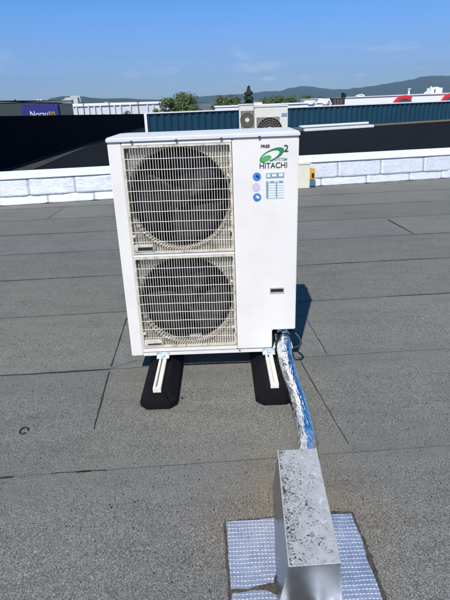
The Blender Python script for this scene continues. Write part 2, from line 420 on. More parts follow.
# cream post with yellow switch
p = thing('switch_cabinet', (1.45, 8.62, 0), 'narrow cream cabinet with a yellow switch box, against the parapet right of the big unit', 'cabinet')
mb = MB(); mb.box(1.22, 1.575, 8.83, 8.92, 0.004, .42); mb.build('housing', M['cream'], p, bevel=.006)
mb = MB(); mb.box(1.20, 1.595, 8.82, 8.93, .42, .435); mb.build('lid', M['cream'], p, bevel=.003)
mb = MB(); mb.box(1.578, 1.66, 8.80, 8.92, .16, .345); sw = mb.build('switch_box', M['yellow'], p, bevel=.008)
mb = MB(); mb.box(1.598, 1.64, 8.782, 8.80, .20, .27); mb.build('switch_handle', M['black'], sw, bevel=.003)

# ------------------------------------------------------------------ neighbouring dark roof, black wall, blue wall
mb = MB(); mb.hexa([(-7.5, py(-7.5, .5), -.3), (40, py(40, .5), -.3), (40, 46, -.3), (-9, 46, -.3)], [(-7.5, py(-7.5, .5), -.004), (40, py(40, .5), -.004), (40, 46, -.004), (-9, 46, -.004)])
tag(mb.build('neighbour_roof', M['darkroof']), kind='structure')
mb = MB(); mb.hexa([(-7.5, py(-7.5, .52), -7), (40, py(40, .52), -7), (40, 46, -7), (-9, 46, -7)], [(-7.5, py(-7.5, .52), -.31), (40, py(40, .52), -.31), (40, 46, -.31), (-9, 46, -.31)])
tag(mb.build('neighbour_building', M['slate']), 'dark lower building body under the black roof beyond the parapet', 'building')
A = gnd(3, 170.7); B = gnd(99, 140.5)
d = (B - A).normalized(); Bf = A + d * ((41.0 - A.y) / d.y); An = A - d * 5.0
def topz(P_, px, py_): return None
zA, zB = at(0, 119.3, A.y).z, at(146, 114.6, 41.0).z
zAn = zA + (zA - zB) * .25
nrm = Vector((-d.y, d.x, 0)) * .25
bw = thing('black_wall', (A.x, A.y, 0), 'long black wall on the left side of the dark roof beyond the parapet', 'wall')
mb = MB()
mb.hexa([An, Bf, Bf + nrm, An + nrm], [Vector((An.x, An.y, zAn)), Vector((Bf.x, Bf.y, zB)), Vector((Bf.x, Bf.y, zB)) + nrm, Vector((An.x, An.y, zAn)) + nrm])
mb.build('wall_face', M['blackwall'], bw)
mb = MB()
off = Vector((0, 0, .012)); n0 = nrm / .25
mb.hexa([An - n0 * -.1 + Vector((0, 0, zAn)), Bf - n0 * -.1 + Vector((0, 0, zB)), Bf + nrm * 1.1 + Vector((0, 0, zB)), An + nrm * 1.1 + Vector((0, 0, zAn))],
        [An - n0 * .03 + Vector((0, 0, zAn + .05)), Bf - n0 * .03 + Vector((0, 0, zB + .05)), Bf + nrm * 1.1 + Vector((0, 0, zB + .05)), An + nrm * 1.1 + Vector((0, 0, zAn + .05))])
mb.build('coping', M['palepost'], bw)
mb = MB()                                  # gravelly fillet at its foot
R0 = gnd(38, 167.5); R1 = gnd(99, 141.6); dd = (R1 - R0).normalized(); Rn = R0 - dd * 5
mb.hexa([An - n0 * .0, Bf, Vector((R1.x, R1.y, 0)), Vector((Rn.x, Rn.y, 0))], [An + Vector((0, 0, .03)) - n0 * .02, Bf + Vector((0, 0, .03)) - n0 * .02, Vector((R1.x, R1.y, .008)), Vector((Rn.x, Rn.y, .008))])
mb.build('base_strip', M['strip'], bw)

WC, WM = 24.1, .43
def wy(x, off=0): return WC + WM * x + off
x0 = -3.62; x1 = 30.0
xa = at(146, 118, wy(-3.3)).x
zl, zr = at(146, 114, wy(xa)).z, at(450, 101.4, wy(13.2)).z
blue = thing('corrugated_wall', (xa, wy(xa), 0), 'long blue ribbed steel wall with white edging across the far side of the dark roof', 'wall')
mb = MB(); x = xa; pitch = .30; pts = []
while x < x1:
    for dx, o2 in ((0, 0), (.10, 0), (.15, .05), (.25, .05)): pts.append((x + dx, o2))
    x += pitch
prev = None
for x, o2 in pts:
    zt = zl + (zr - zl) * (x - xa) / (13.2 - xa)
    c = [mb.bm.verts.new((x, wy(x, o2), 0)), mb.bm.verts.new((x, wy(x, o2), zt)), mb.bm.verts.new((x, wy(x, .15), zt)), mb.bm.verts.new((x, wy(x, .15), 0))]
    if prev:
        for q in range(3): mb.bm.faces.new([prev[q], c[q], c[q + 1], prev[q + 1]])
    prev = c
mb.build('ribbed_sheet', M['bluewall'], blue)
def wz(x): return zl + (zr - zl) * (x - xa) / (13.2 - xa)
mb = MB(); mb.hexa([(xa - .05, wy(xa, -.06), wz(xa)), (x1, wy(x1, -.06), wz(x1)), (x1, wy(x1, .2), wz(x1)), (xa - .05, wy(xa, .2), wz(xa))],
                   [(xa - .05, wy(xa, -.06), wz(xa) + .05), (x1, wy(x1, -.06), wz(x1) + .05), (x1, wy(x1, .2), wz(x1) + .05), (xa - .05, wy(xa, .2), wz(xa) + .05)])
mb.build('top_edging', M['pwhite'], blue)
mb = MB(); mb.box(xa - .08, xa + .03, wy(xa, -.06), wy(xa, .16), 0, wz(xa)); mb.build('end_edging', M['pwhite'], blue)
mb = MB(); mb.hexa([(xa, wy(xa, -.25), -.003), (x1, wy(x1, -.25), -.003), (x1, wy(x1), -.003), (xa, wy(xa), -.003)], [(xa, wy(xa, -.25), .01), (x1, wy(x1, -.25), .01), (x1, wy(x1, -.01), .08), (xa, wy(xa, -.01), .08)])
mb.build('foot_flashing', M['gravel'], blue)
# long white kerb lying before it
a, b = gnd(305, 131.5), gnd(374, 127.2)
kerb = thing('roof_kerb', (a.x, a.y, 0), 'long low white kerb lying on the dark roof in front of the blue wall', 'kerb')
dv = (b - a).normalized(); nv = Vector((-dv.y, dv.x, 0))
def kbar(n_, z0, z1, w0, w1, m_):
    mb = MB(); mb.hexa([a + nv * w0 + Vector((0, 0, z0)), b + nv * w0 + Vector((0, 0, z0)), b + nv * w1 + Vector((0, 0, z0)), a + nv * w1 + Vector((0, 0, z0))],
                       [a + nv * w0 + Vector((0, 0, z1)), b + nv * w0 + Vector((0, 0, z1)), b + nv * w1 + Vector((0, 0, z1)), a + nv * w1 + Vector((0, 0, z1))]); return mb.build(n_, m_, kerb, bevel=.01)
kbar('front_beam', 0, .12, 0, .15, M['pwhite']); kbar('core', 0, .16, .18, .42, M['palepost']); kbar('rear_beam', .14, .25, .45, .6, M['pwhite'])
mb = MB(); mb.hexa([a + Vector((-.9, -.1, 0)), a + Vector((-.1, 0, 0)), a + Vector((-.1, .7, 0)), a + Vector((-.9, .6, 0))], [a + Vector((-.8, -.1, .18)), a + Vector((-.15, 0, .22)), a + Vector((-.15, .6, .2)), a + Vector((-.8, .5, .16))])
tag(mb.build('roof_drain_hood', M['palepost'], bevel=.03), 'dark grey hood at the left end of the long white kerb', 'drain hood')

# ------------------------------------------------------------------ the big outdoor unit
UX0, UX1, UY, UYB, UZ0, UZC, UZT = -.554, .396, 2.547, 2.917, .132, 1.319, 1.345
unit = thing('heat_pump', ((UX0 + UX1) / 2, (UY + UYB) / 2, UZ0), 'big white two fan outdoor unit standing on rubber feet in the middle of the roof', 'heat pump')
GX0, GX1 = -.484, .060
GR = [(.738 + .010, 1.303), (.184, .727)]
FC = [(-.217, 1.026, .262), (-.214, .456, .260)]
# shell
mb = MB()
mb.box(UX0 + .002, UX0 + .006, UY + .022, UYB, UZ0, UZC)
mb.box(UX1 - .006, UX1 - .002, UY + .022, UYB, UZ0 + .14, UZC)
mb.box(UX0 + .006, UX1 - .006, UYB - .004, UYB, UZ0, UZC)
mb.box(UX0 + .006, UX1 - .006, UY + .022, UYB - .004, UZ0, UZ0 + .004)
cab = mb.build('cabinet', M['paint'], unit)
mb = MB(); mb.box(.068, .072, UY + .03, UYB - .01, UZ0 + .01, UZC - .01); mb.build('partition', M['dark'], cab)
mb = MB(); mb.box(UX0 + .02, .066, UY + .26, UYB - .02, UZ0 + .01, UZC - .005)
coil = mb.build('coil', M['coil'], unit)
# inner dark lining
mb = MB(); mb.box(UX0 + .012, UX0 + .016, UY + .03, UYB - .03, UZ0 + .008, UZC - .01); mb.build('lining', M['dark'], cab)
mb = MB()
mb.box(UX0, GX0 - .002, UY, UY + .02, UZ0, UZC - .002)
mb.build('corner_post', M['paint'], unit, bevel=.004)
for zz0, zz1 in ((.1535, GR[1][0] - .001), (GR[1][1] + .001, GR[0][0] - .001), (GR[0][1] + .001, UZC - .002)):
    mb = MB(); mb.box(GX0 - .001, GX1 + .0015, UY + .001, UY + .02, zz0, zz1); mb.build('fan_panel_bar', M['paint'], unit, bevel=.002)
mb = MB(); mb.box(GX0 - .001, .262, UY - .003, UY + .0005, UZ0, .1520); mb.build('base_flange', M['paint'], unit, bevel=.0008)
mb = MB()
mb.prism([(.0635, .1530), (.263, .1530), (.263, .268), (UX1, .268), (UX1, UZC - .002), (.0635, UZC - .002)], UY, UY + .02)
pan = mb.build('service_panel', M['paint'], unit, bevel=.004)
mb = MB(); mb.box(.250, .330, UY - .0025, UY + .002, .491, .528); hnd = mb.build('hand_recess', M['alu'], pan, bevel=.001)
mb = MB(); mb.box(.255, .325, UY - .0035, UY - .0024, .502, .520); mb.build('recess_slot', M['fan'], hnd)
mb = MB(); mb.box(UX0 - .005, UX1 + .005, UY - .007, UYB + .006, UZC, UZT); cov = mb.build('top_cover', M['cover'], unit, bevel=.006)
mb = MB(); mb.box(UX0 + .03, UX1 - .03, UY + .03, UYB - .03, UZT - .001, UZT + .003); mb.build('cover_ridge', M['cover'], cov, bevel=.002)
for sx in (-.432, -.211, .011, .199):
    mb = MB(); mb.disc(sx, UZC + .004, UY - .0095, UY - .006, .0065, 10); mb.build('screw', M['screw'], cov)
for sx, sz in ((-.405, .146), (.075, .146), (.243, .146)):
    mb = MB(); mb.disc(sx, sz, UY - .0055, UY - .0025, .005, 10); mb.build('screw', M['screw'], unit)
for i, ((z0, z1), (cx, cz, r)) in enumerate(zip(GR, FC)):
    # orifice plate with bell mouth
    mb = MB(); n = 72; b_ = mb.bm
    yP = UY + .025
    outer = []; inner = []; lip = []; throat = []
    for k in range(n):
        an = 2 * math.pi * k / n; c, s_ = math.cos(an), math.sin(an)
        hx = (GX1 - GX0) / 2; mx = (GX0 + GX1) / 2; hz = (z1 - z0) / 2; mz = (z0 + z1) / 2
        t = min(hx / max(abs(c), 1e-6), hz / max(abs(s_), 1e-6))
        outer.append(b_.verts.new((mx + c * t, yP, mz + s_ * t)))
        inner.append(b_.verts.new((cx + c * (r + .010), yP, cz + s_ * (r + .010))))
        lip.append(b_.verts.new((cx + c * r, yP + .010, cz + s_ * r)))
        throat.append(b_.verts.new((cx + c * (r - .004), yP + .05, cz + s_ * (r - .004))))
    for A_, B_ in ((outer, inner), (inner, lip), (lip, throat)):
        for k in range(n): b_.faces.new([A_[k], A_[(k + 1) % n], B_[(k + 1) % n], B_[k]])
    mb.build('orifice_plate', M['grille'], unit, smooth=False)
    mb = MB(); mb.tube([(cx + (r + .007) * math.cos(t_ / 72 * 6.28319), yP - .003, cz + (r + .007) * math.sin(t_ / 72 * 6.28319)) for t_ in range(73)], .0045, 8, False)
    mb.build('bell_mouth_rim', M['rim'], unit, smooth=True)
    # fan
    hub = MB(); hub.tube([(cx, yP + .045, cz), (cx, yP + .05, cz), (cx, yP + .11, cz)], [.03, .05, .055], 24); fan = hub.build('fan', M['fan'], unit, smooth=False)
    for q in range(3):
        bl = MB(); g = []
        for u in range(9):
            row = []
            for v_ in range(7):
                an = 2 * math.pi * (q / 3) + (u / 8) * 1.55 + (v_ / 6) * .45 + i * .5; rr = .045 + (r - .065) * v_ / 6
                row.append(bl.bm.verts.new((cx + rr * math.cos(an), yP + .055 + .055 * u / 8, cz + rr * math.sin(an))))
            g.append(row)
        for u in range(8):
            for v_ in range(6): bl.bm.faces.new([g[u][v_], g[u + 1][v_], g[u + 1][v_ + 1], g[u][v_ + 1]])
        o = bl.build('fan_blade', M['fan'], fan, smooth=True); md = o.modifiers.new('t', 'SOLIDIFY'); md.thickness = .003
    # grille: frame, vertical bars, horizontal wires
    mb = MB()
    fw = .010
    mb.box(GX0, GX0 + fw, UY - .004, UY + .020, z0, z1); mb.box(GX1 - fw, GX1, UY - .004, UY + .020, z0, z1)
    mb.box(GX0 + fw, GX1 - fw, UY - .004, UY + .020, z1 - fw, z1); mb.box(GX0 + fw, GX1 - fw, UY - .004, UY + .020, z0, z0 + fw)
    gr = mb.build('grille', M['grille'], unit)
    mb = MB(); nb = 38
    for k in range(1, nb):
        x = GX0 + fw + (GX1 - GX0 - 2 * fw) * k / nb + random.uniform(-.0006, .0006)
        y = UY - .002 + .003 * abs(k / nb - .5)
        mb.box(x - .0014, x + .0014, y, y + .014, z0 + fw, z1 - fw)
    mb.build('upright_bars', M['wire'], gr)
    mb = MB()
    for k in range(1, 10):
        z = z0 + fw + (z1 - z0 - 2 * fw) * k / 10
        pts = [(GX0 + fw + (GX1 - GX0 - 2 * fw) * u / 30, UY - .0035, z + .0006 * math.sin(u * .8 + k) + .002 * math.sin(u * .1 + k * .3)) for u in range(31)]
        mb.tube(pts, .0015, 6)
    mb.build('cross_wires', M['rail'], gr)
    # rectangular block low left, black clip high left
    mb = MB(); mb.box(GX0 + .012, GX0 + .115, UY - .006, UY + .004, z0 + .012, z0 + .052); bk = mb.build('drain_block', M['grille'], gr, bevel=.002)
    mb = MB(); mb.box(GX0 + .030, GX0 + .110, UY - .0075, UY - .0058, z0 + .020, z0 + (.038 if i == 0 else .028)); mb.build('slot', M['dark'], bk)
    mb = MB(); mb.box(GX0 + .011, GX0 + .026, UY - .006, UY + .004, z1 - .028, z1 - .011); mb.build('clip', M['black'], gr)
    for (px_, pz_) in ((GX1 - .02, cz - .16), (GX1 - .02, cz + .12), (GX0 + .018, cz - .18)):
        mb = MB(); mb.box(px_ - .007, px_ + .007, UY - .0065, UY + .004, pz_ - .008, pz_ + .008); mb.build('clip', M['grille'], gr, bevel=.002)
# seam line between the panels is the real 3 mm gap; service opening, valves
mb = MB()
mb.box(.262, .266, UY + .02, UY + .20, UZ0, .272); mb.box(.266, UX1 - .004, UY + .20, UY + .204, UZ0, .30); mb.box(.266, UX1 - .004, UY + .02, UY + .20, .27, .274)
mb.build('service_recess', M['dark'], unit)
mb = MB(); mb.tube([(.315, UY + .10, .24), (.315, UY + .05, .238)], .014, 12); mb.tube([(.315, UY + .05, .238), (.315, UY + .035, .238)], .020, 6)
mb.tube([(.35, UY + .10, .22), (.35, UY + .06, .218)], .012, 12)
mb.build('valve', M['alu'], unit)
for pts, r in (([(.30, 2.64, .26), (.33, 2.58, .245), (.365, 2.555, .21), (.37, 2.55, .18), (.36, 2.55, .15)], .006),
               ([(.33, 2.66, .24), (.39, 2.60, .235), (.42, 2.57, .21), (.435, 2.55, .18), (.42, 2.54, .155), (.385, 2.55, .15)], .0065),
               ([(.28, 2.62, .25), (.29, 2.56, .20), (.285, 2.55, .15), (.29, 2.56, .09)], .006)):
    P_ = [Vector(q) for q in pts]; sm = []
    for a_, b_ in zip(P_, P_[1:]):
        for u in range(4): sm.append(a_.lerp(b_, u / 4))
    sm.append(P_[-1])
    for _ in range(3): sm = [sm[0]] + [(sm[j - 1] + sm[j] * 2 + sm[j + 1]) / 4 for j in range(1, len(sm) - 1)] + [sm[-1]]
    mb = MB(); mb.tube(sm, r, 8); mb.build('cable', M['black'], unit, smooth=True)
# side valve hook whose shadow falls to the right
mb = MB(); mb.box(UX1 + .001, UX1 + .022, UYB - .10, UYB - .04, 1.18, 1.30); mb.build('side_handle', M['paint'], unit, bevel=.003)

# ---- badges on the service panel
y = UY - .0005
text('brand_lettering', 'HITACHI', M['ink'], pan, .199, .337, 1.171, 1.199, y, bold=.012)
text('number_lettering', '2', M['ink'], pan, .320, .343, 1.250, 1.282, y - .0016, bold=.0)
text('small_lettering', 'FREE', M['ink'], pan, .206, .250, 1.271, 1.286, y, bold=.03)
text('small_lettering', 'SYSTEM', M['labelgrey'], pan, .276, .338, 1.206, 1.220, y, bold=.01, shear=.25)
def ell(cx, cz, a, b, th, n=48, t0=0, t1=2 * math.pi):
    return [(cx + a * math.cos(t0 + (t1 - t0) * k / n) * math.cos(th) - b * math.sin(t0 + (t1 - t0) * k / n) * math.sin(th),
             cz + a * math.cos(t0 + (t1 - t0) * k / n) * math.sin(th) + b * math.sin(t0 + (t1 - t0) * k / n) * math.cos(th)) for k in range(n + 1)]
# swoosh: crescent between two ellipses, thick at the upper right and thin at lower left
mb = MB()
o_ = ell(.2605, 1.235, .066, .027, .42); i_ = ell(.252, 1.232, .050, .0195, .40)
vo_ = [[mb.bm.verts.new((p_[0], yy, p_[1])) for p_ in o_[:-1]] for yy in (y, y - .001)]
vi_ = [[mb.bm.verts.new((p_[0], yy, p_[1])) for p_ in i_[:-1]] for yy in (y, y - .001)]
N = len(vo_[0])
for k in range(N):
    j = (k + 1) % N
    if 0.62 * N < k < .69 * N: continue
    mb.bm.faces.new([vo_[1][k], vo_[1][j], vi_[1][j], vi_[1][k]])
    mb.bm.faces.new([vo_[0][k], vo_[0][j], vo_[1][j], vo_[1][k]])
    mb.bm.faces.new([vi_[0][k], vi_[0][j], vi_[1][j], vi_[1][k]])
mb.build('emblem_ring', M['green'], pan)
mb = MB(); mb.prism(ell(.231, 1.220, .028, .0135, .32)[:-1], y - .0013, y); mb.build('emblem_leaf', M['lightgreen'], pan)
for cx_, cz_, mm_ in ((.185, 1.132, 'blue'), (.180, 1.081, 'mauve'), (.185, 1.028, 'blue')):
    mb = MB(); mb.disc(cx_, cz_, y - .0012, y, .021, 32); st = mb.build('round_sticker', M[mm_], pan)
    if mm_ == 'blue':
        mb = MB(); mb.prism(ell(cx_ + .003, cz_ + .001, .010, .006, -.6)[:-1], y - .0022, y - .0012)
        mb.build('sticker_emblem', M['palewhite'] if cz_ < 1.1 else M['navy'], st)
mb = MB(); mb.box(.229, .325, y - .001, y, 1.018, 1.155); lab = mb.build('data_label', M['palewhite'], pan)
mb = MB()
mb.box(.231, .323, y - .002, y - .001, 1.122, 1.148); mb.box(.231, .243, y - .002, y - .001, 1.022, 1.108); mb.box(.281, .288, y - .002, y - .001, 1.022, 1.108)
mb.box(.296, .318, y - .002, y - .001, 1.098, 1.108); mb.box(.250, .275, y - .002, y - .001, 1.100, 1.108)
for k in range(7): mb.box(.2435, .2805, y - .002, y - .001, 1.022 + k * .0125, 1.0232 + k * .0125); mb.box(.2885, .322, y - .002, y - .001, 1.022 + k * .0125, 1.0232 + k * .0125)
mb.build('label_print', M['labelgrey'], lab)
mb = MB(); mb.box(.236, .252, y - .003, y - .002, 1.128, 1.143); mb.box(.262, .283, y - .003, y - .002, 1.130, 1.143); mb.box(.296, .317, y - .003, y - .002, 1.130, 1.144); mb.build('label_boxes', M['palewhite'], lab)

# ------------------------------------------------------------------ feet
def foot(cx, label):
    f = thing('rubber_foot', (cx, 2.5, 0), label, 'rubber foot', 'rubber feet under the big unit')
    y0, y1, w, wt, h, c = 2.185, 2.96, .100, .052, .095, .040
    low = [(cx - w, y0 + c, .004), (cx - w + c, y0, .004), (cx + w - c, y0, .004), (cx + w, y0 + c, .004), (cx + w, y1 - c, .004), (cx + w - c, y1, .004), (cx - w + c, y1, .004), (cx - w, y1 - c, .004)]
    e = .012
    mid = [(x_ - (x_ - cx) * .02, y_, .035) for x_, y_, _ in low]
    top = [(cx + (x_ - cx) / w * wt, y_ + (e if y_ < 2.5 else -e), h) for x_, y_, _ in low]
    mb = MB(); B_ = mb.bm
    rs = [[B_.verts.new(p_) for p_ in r_] for r_ in (low, mid, top)]
    B_.faces.new(rs[0][::-1]); B_.faces.new(rs[2])
    for a_, b_ in zip(rs, rs[1:]):
        for k in range(8): B_.faces.new([a_[k], a_[(k + 1) % 8], b_[(k + 1) % 8], b_[k]])
    mb.build('block', M['rubber'], f, bevel=.003)
    ry0, ry1 = 2.205, 2.94
    mb = MB(); mb.box(cx - .021, cx - .009, ry0, ry1, h, h + .026); mb.box(cx + .000, cx + .021, ry0, ry1, h, h + .026); mb.box(cx - .009, cx, ry0, ry1, h, h + .006)
    mb.box(cx - .009, cx, ry0, ry0 + .02, h + .006, h + .024)
    mb.build('rail', M['rail'], f, bevel=.001)
    mb = MB(); mb.box(cx - .036, cx + .036, UY - .030, UY - .004, h + .027, h + .033); mb.box(cx - .036, cx + .036, UY - .0095, UY - .0045, h + .033, h + .060)
    bk = mb.build('bracket', M['zinc'], f, bevel=.001)
    mb = MB(); mb.tube([(cx, UY - .022, h + .033), (cx, UY - .022, h + .046)], .010, 6); mb.build('bolt', M['zinc'], bk)
foot(-.372, 'black rubber foot with pale rail under the big unit, away from the foil pipe')
foot(.243, 'black rubber foot with pale rail under the big unit, the one beside the foil pipe')

# ------------------------------------------------------------------ foil wrapped pipe
ctrl = [((.330, 2.600, .215), .034), ((.330, 2.545, .195), .036), ((.328, 2.47, .155), .040), ((.333, 2.36, .110), .041), ((.350, 2.20, .072), .041), ((.357, 2.02, .055), .042), ((.350, 1.84, .058), .044), ((.322, 1.68, .085), .045), ((.300, 1.585, .105), .046), ((.29, 1.545, .11), .046)]
P_ = []; R_ = []
for (a_, ra), (b_, rb) in zip(ctrl, ctrl[1:]):
    for u in range(10): P_.append(Vector(a_).lerp(Vector(b_), u / 10)); R_.append((ra + (rb - ra) * u / 10) * 1.08)
for _ in range(12): P_ = [P_[0]] + [(P_[j - 1] + P_[j] * 2 + P_[j + 1]) / 4 for j in range(1, len(P_) - 1)] + [P_[-1]]
mb = MB(); mb.tube(P_, R_, 28, True, lambda i, k: 1 + .09 * noise.noise(Vector((math.cos(k / 28 * 6.283) * 2.2, math.sin(k / 28 * 6.283) * 2.2, i * .16))) + .035 * noise.noise(Vector((math.cos(k / 28 * 6.283) * 6, math.sin(k / 28 * 6.283) * 6, i * .7))))
pipe = mb.build('foil_pipe', M['pipefoil'], smooth=True)
tag(pipe, 'pipe bundle wrapped in crinkled silver foil running from the big unit to the metal box', 'pipe')
mb = MB(); mb.tube(P_[:6], [r_ * 1.10 for r_ in R_[:6]], 20, False, lambda i, k: 1 + .12 * noise.noise(Vector((k * .9, i * 1.3, 3))))
mb.build('loose_foil_collar', M['pipefoil'], pipe)

# ------------------------------------------------------------------ sheet metal box
bx = thing('duct_box', (.245, 1.32, 0), 'galvanised sheet metal box with dirty speckled lid over the end of the foil pipe', 'duct box')
Z = .200
tb = [(.187, 1.578), (.338, 1.582), (.315, 1.066), (.161, 1.060)]       # top: back-left, back-right, front-right, front-left
gb = [(.168, 1.590), (.352, 1.592), (.330, 1.062), (.126, 1.056)]
mb = MB(); b_ = mb.bm
T = [b_.verts.new((x_, y_, Z)) for x_, y_ in tb]; G = [b_.verts.new((x_, y_, .012)) for x_, y_ in gb]
b_.faces.new([T[3], G[3], G[0], T[0]]); b_.faces.new([T[1], G[1], G[2], T[2]])
o = mb.build('side_panels', M['galvfront'], bx); md = o.modifiers.new('t', 'SOLIDIFY'); md.thickness = .0015; md.offset = -1
mb = MB(); b_ = mb.bm
T = [b_.verts.new(p_) for p_ in ((.1625, 1.0585, Z - .002), (.3135, 1.0645, Z - .002), (.3285, 1.0605, .012), (.1275, 1.0545, .012))]
b_.faces.new(T)
o = mb.build('front_panel', M['galvfront'], bx); md = o.modifiers.new('t', 'SOLIDIFY'); md.thickness = .0015
mb = MB()
tt = [Vector((.185, 1.581, Z)), Vector((.340, 1.585, Z)), Vector((.317, 1.0625, Z)), Vector((.159, 1.0565, Z))]
mb.hexa([v + Vector((0, 0, .0012)) for v in tt], [v + Vector((0, 0, .004)) for v in tt])
lid = mb.build('lid', M['galv'], bx, bevel=.001, origin=(.25, 1.32, Z))
mb = MB()
def strip(a_, b_, w, h_, zz):
    d_ = (b_ - a_).normalized(); n_ = Vector((-d_.y, d_.x, 0)) * w
    mb.hexa([a_ + Vector((0, 0, zz)), b_ + Vector((0, 0, zz)), b_ + n_ + Vector((0, 0, zz)), a_ + n_ + Vector((0, 0, zz))],
            [a_ + Vector((0, 0, zz + h_)), b_ + Vector((0, 0, zz + h_)), b_ + n_ + Vector((0, 0, zz + h_)), a_ + n_ + Vector((0, 0, zz + h_))])
strip(tt[3], tt[0], -.004, .0035, .0042); strip(tt[1], tt[2], -.004, .0035, .0042)
mb.build('folded_edge', M['alu'], lid)
mb = MB(); mb.box(.335, .338, 1.072, 1.078, .06, .065)
# folded vertical corner seam and rivets
mb = MB(); mb.hexa([(.1245, 1.0535, .012), (.131, 1.0535, .012), (.131, 1.057, .012), (.1245, 1.057, .012)], [(.1585, 1.0555, Z), (.165, 1.0555, Z), (.165, 1.058, Z), (.1585, 1.058, Z)])
mb.build('corner_seam', M['galvfront'], bx); mb = MB()
mb.hexa([(.324, 1.0585, .012), (.331, 1.0585, .012), (.331, 1.062, .012), (.324, 1.062, .012)], [(.3105, 1.0615, Z), (.3168, 1.0615, Z), (.3168, 1.064, Z), (.3105, 1.064, Z)])
mb.build('corner_seam', M['galvfront'], bx)

# ------------------------------------------------------------------ foil membrane patches
def patch(name, outline, z, label, seed):
    """flat sheet with ragged outline, gently rumpled"""
    bm2 = MB(); xs = [p_[0] for p_ in outline]; ys = [p_[1] for p_ in outline]
    def inside(x_, y_):
        r_ = False; n_ = len(outline); j = n_ - 1
        for i in range(n_):
            (ax, ay), (bx_, by_) = outline[i], outline[j]
            if (ay > y_) != (by_ > y_) and x_ < (bx_ - ax) * (y_ - ay) / (by_ - ay) + ax: r_ = not r_
            j = i
        return r_
    pts = []
    n_ = len(outline)
    for i in range(n_):
        p0, p1 = Vector(outline[i]), Vector(outline[(i + 1) % n_]); L_ = (p1 - p0).length; k_ = max(2, int(L_ / .003)); d_ = (p1 - p0).normalized() if L_ else Vector((1, 0)); nn = Vector((-d_.y, d_.x))
        for q in range(k_):
            p_ = p0.lerp(p1, q / k_); j_ = (.0022 if 'foil' in name else .006) * noise.noise(Vector((p_.x * 60, p_.y * 60, seed))) + .004 * noise.noise(Vector((p_.x * 14, p_.y * 14, seed)))
            pts.append(p_ + nn * j_)
    f_ = bm2.bm.faces.new([bm2.bm.verts.new((p_.x, p_.y, z)) for p_ in pts])
    bmesh.ops.triangulate(bm2.bm, faces=[f_])
    o = bm2.build(name, M['foil'] if 'foil' in name else M['bed'])
    md = o.modifiers.new('t', 'SOLIDIFY'); md.thickness = .002; md.offset = 1
    return o
P1 = [gnd(*q).to_2d()[:] for q in ((226, 525), (276, 521), (290, 522), (292, 575), (276, 577), (274, 586), (258, 589), (245, 592), (231, 592))]
P2 = [gnd(*q).to_2d()[:] for q in ((233, 597), (252, 593), (268, 594), (280, 601), (291, 610), (292, 660), (228, 660))]
P3 = [gnd(*q).to_2d()[:] for q in ((322, 518), (351, 517), (362, 545), (370, 570), (382, 605), (396, 660), (318, 660))]
o = patch('foil_patch', P1, .014, '', 1); tag(o, 'larger embossed foil sheet left of the metal box, torn along its lower edge', 'foil sheet', 'foil sheets around the metal box')
o = patch('foil_patch', P2, .013, '', 2); tag(o, 'small piece of torn foil below the tear at the bottom left of the metal box', 'foil sheet', 'foil sheets around the metal box')
o = patch('foil_patch', P3, .015, '', 3); tag(o, 'long blue silver foil sheet stuck to the roof right of the metal box', 'foil sheet', 'foil sheets around the metal box')
PB = [gnd(*q).to_2d()[:] for q in ((224, 526), (225, 523), (274, 518.5), (276, 515), (330, 513), (353, 514), (357, 525), (366, 544), (374, 567), (388, 605), (402, 662), (222, 662), (228, 600))]
o = patch('bitumen_bed', PB, .0085, '', 4); tag(o, kind='structure')
# dirty deposit in the tear
mb = MB()
for k in range(420):
    q = gnd(random.uniform(231, 281), random.uniform(588, 600)); s_ = random.uniform(.0008, .0026)
    mb.tube([(q.x, q.y, .010), (q.x + s_ * .3, q.y, .012 + s_ * .6), (q.x, q.y + s_ * .4, .013 + s_)], [s_, s_ * .9, s_ * .3], 5)
tag(mb.build('grit', M['gravel']), 'brown grit lying in the torn gap of the left foil sheets', 'grit', kind='stuff')

# small bits on the roof
q = gnd(24, 432)
mb = MB(); mb.tube([(q.x + .019 * math.cos(t_ / 20 * 5.6), q.y + .026 * math.sin(t_ / 20 * 5.6), .010) for t_ in range(21)], .0028, 6)
tag(mb.build('cable_loop', M['black']), 'tiny black open wire loop lying on the grey roof at left', 'wire loop')
q = gnd(182, 399)
mb = MB(); mb.tube([(q.x, q.y, .005), (q.x + .001, q.y, .009), (q.x, q.y + .002, .014)], [.006, .007, .003], 7)
tag(mb.build('pebble', M['black']), 'tiny dark pebble on the roof right of the left rubber foot', 'pebble')
mb = MB()
for k in range(1500):
    yy = random.uniform(1.0, 5.2); xx = random.uniform(-.62 * yy, .62 * yy); s_ = random.uniform(.0010, .0026)
    if .1 < xx < .4 and yy < 1.62 or (-.05 < xx < .5 and yy < 1.45): continue
    z_ = .003; a_ = random.random() * 6
    mb.hexa([(xx + s_ * math.cos(a_ + t_), yy + s_ * math.sin(a_ + t_), z_) for t_ in (0, 2.1, 4.2)], [(xx + .5 * s_ * math.cos(a_ + t_), yy + .5 * s_ * math.sin(a_ + t_), z_ + .003 + s_) for t_ in (0, 2.1, 4.2)])
tag(mb.build('loose_chips', M['roof']), 'loose slate chips scattered on the grey roof', 'chips', kind='stuff')

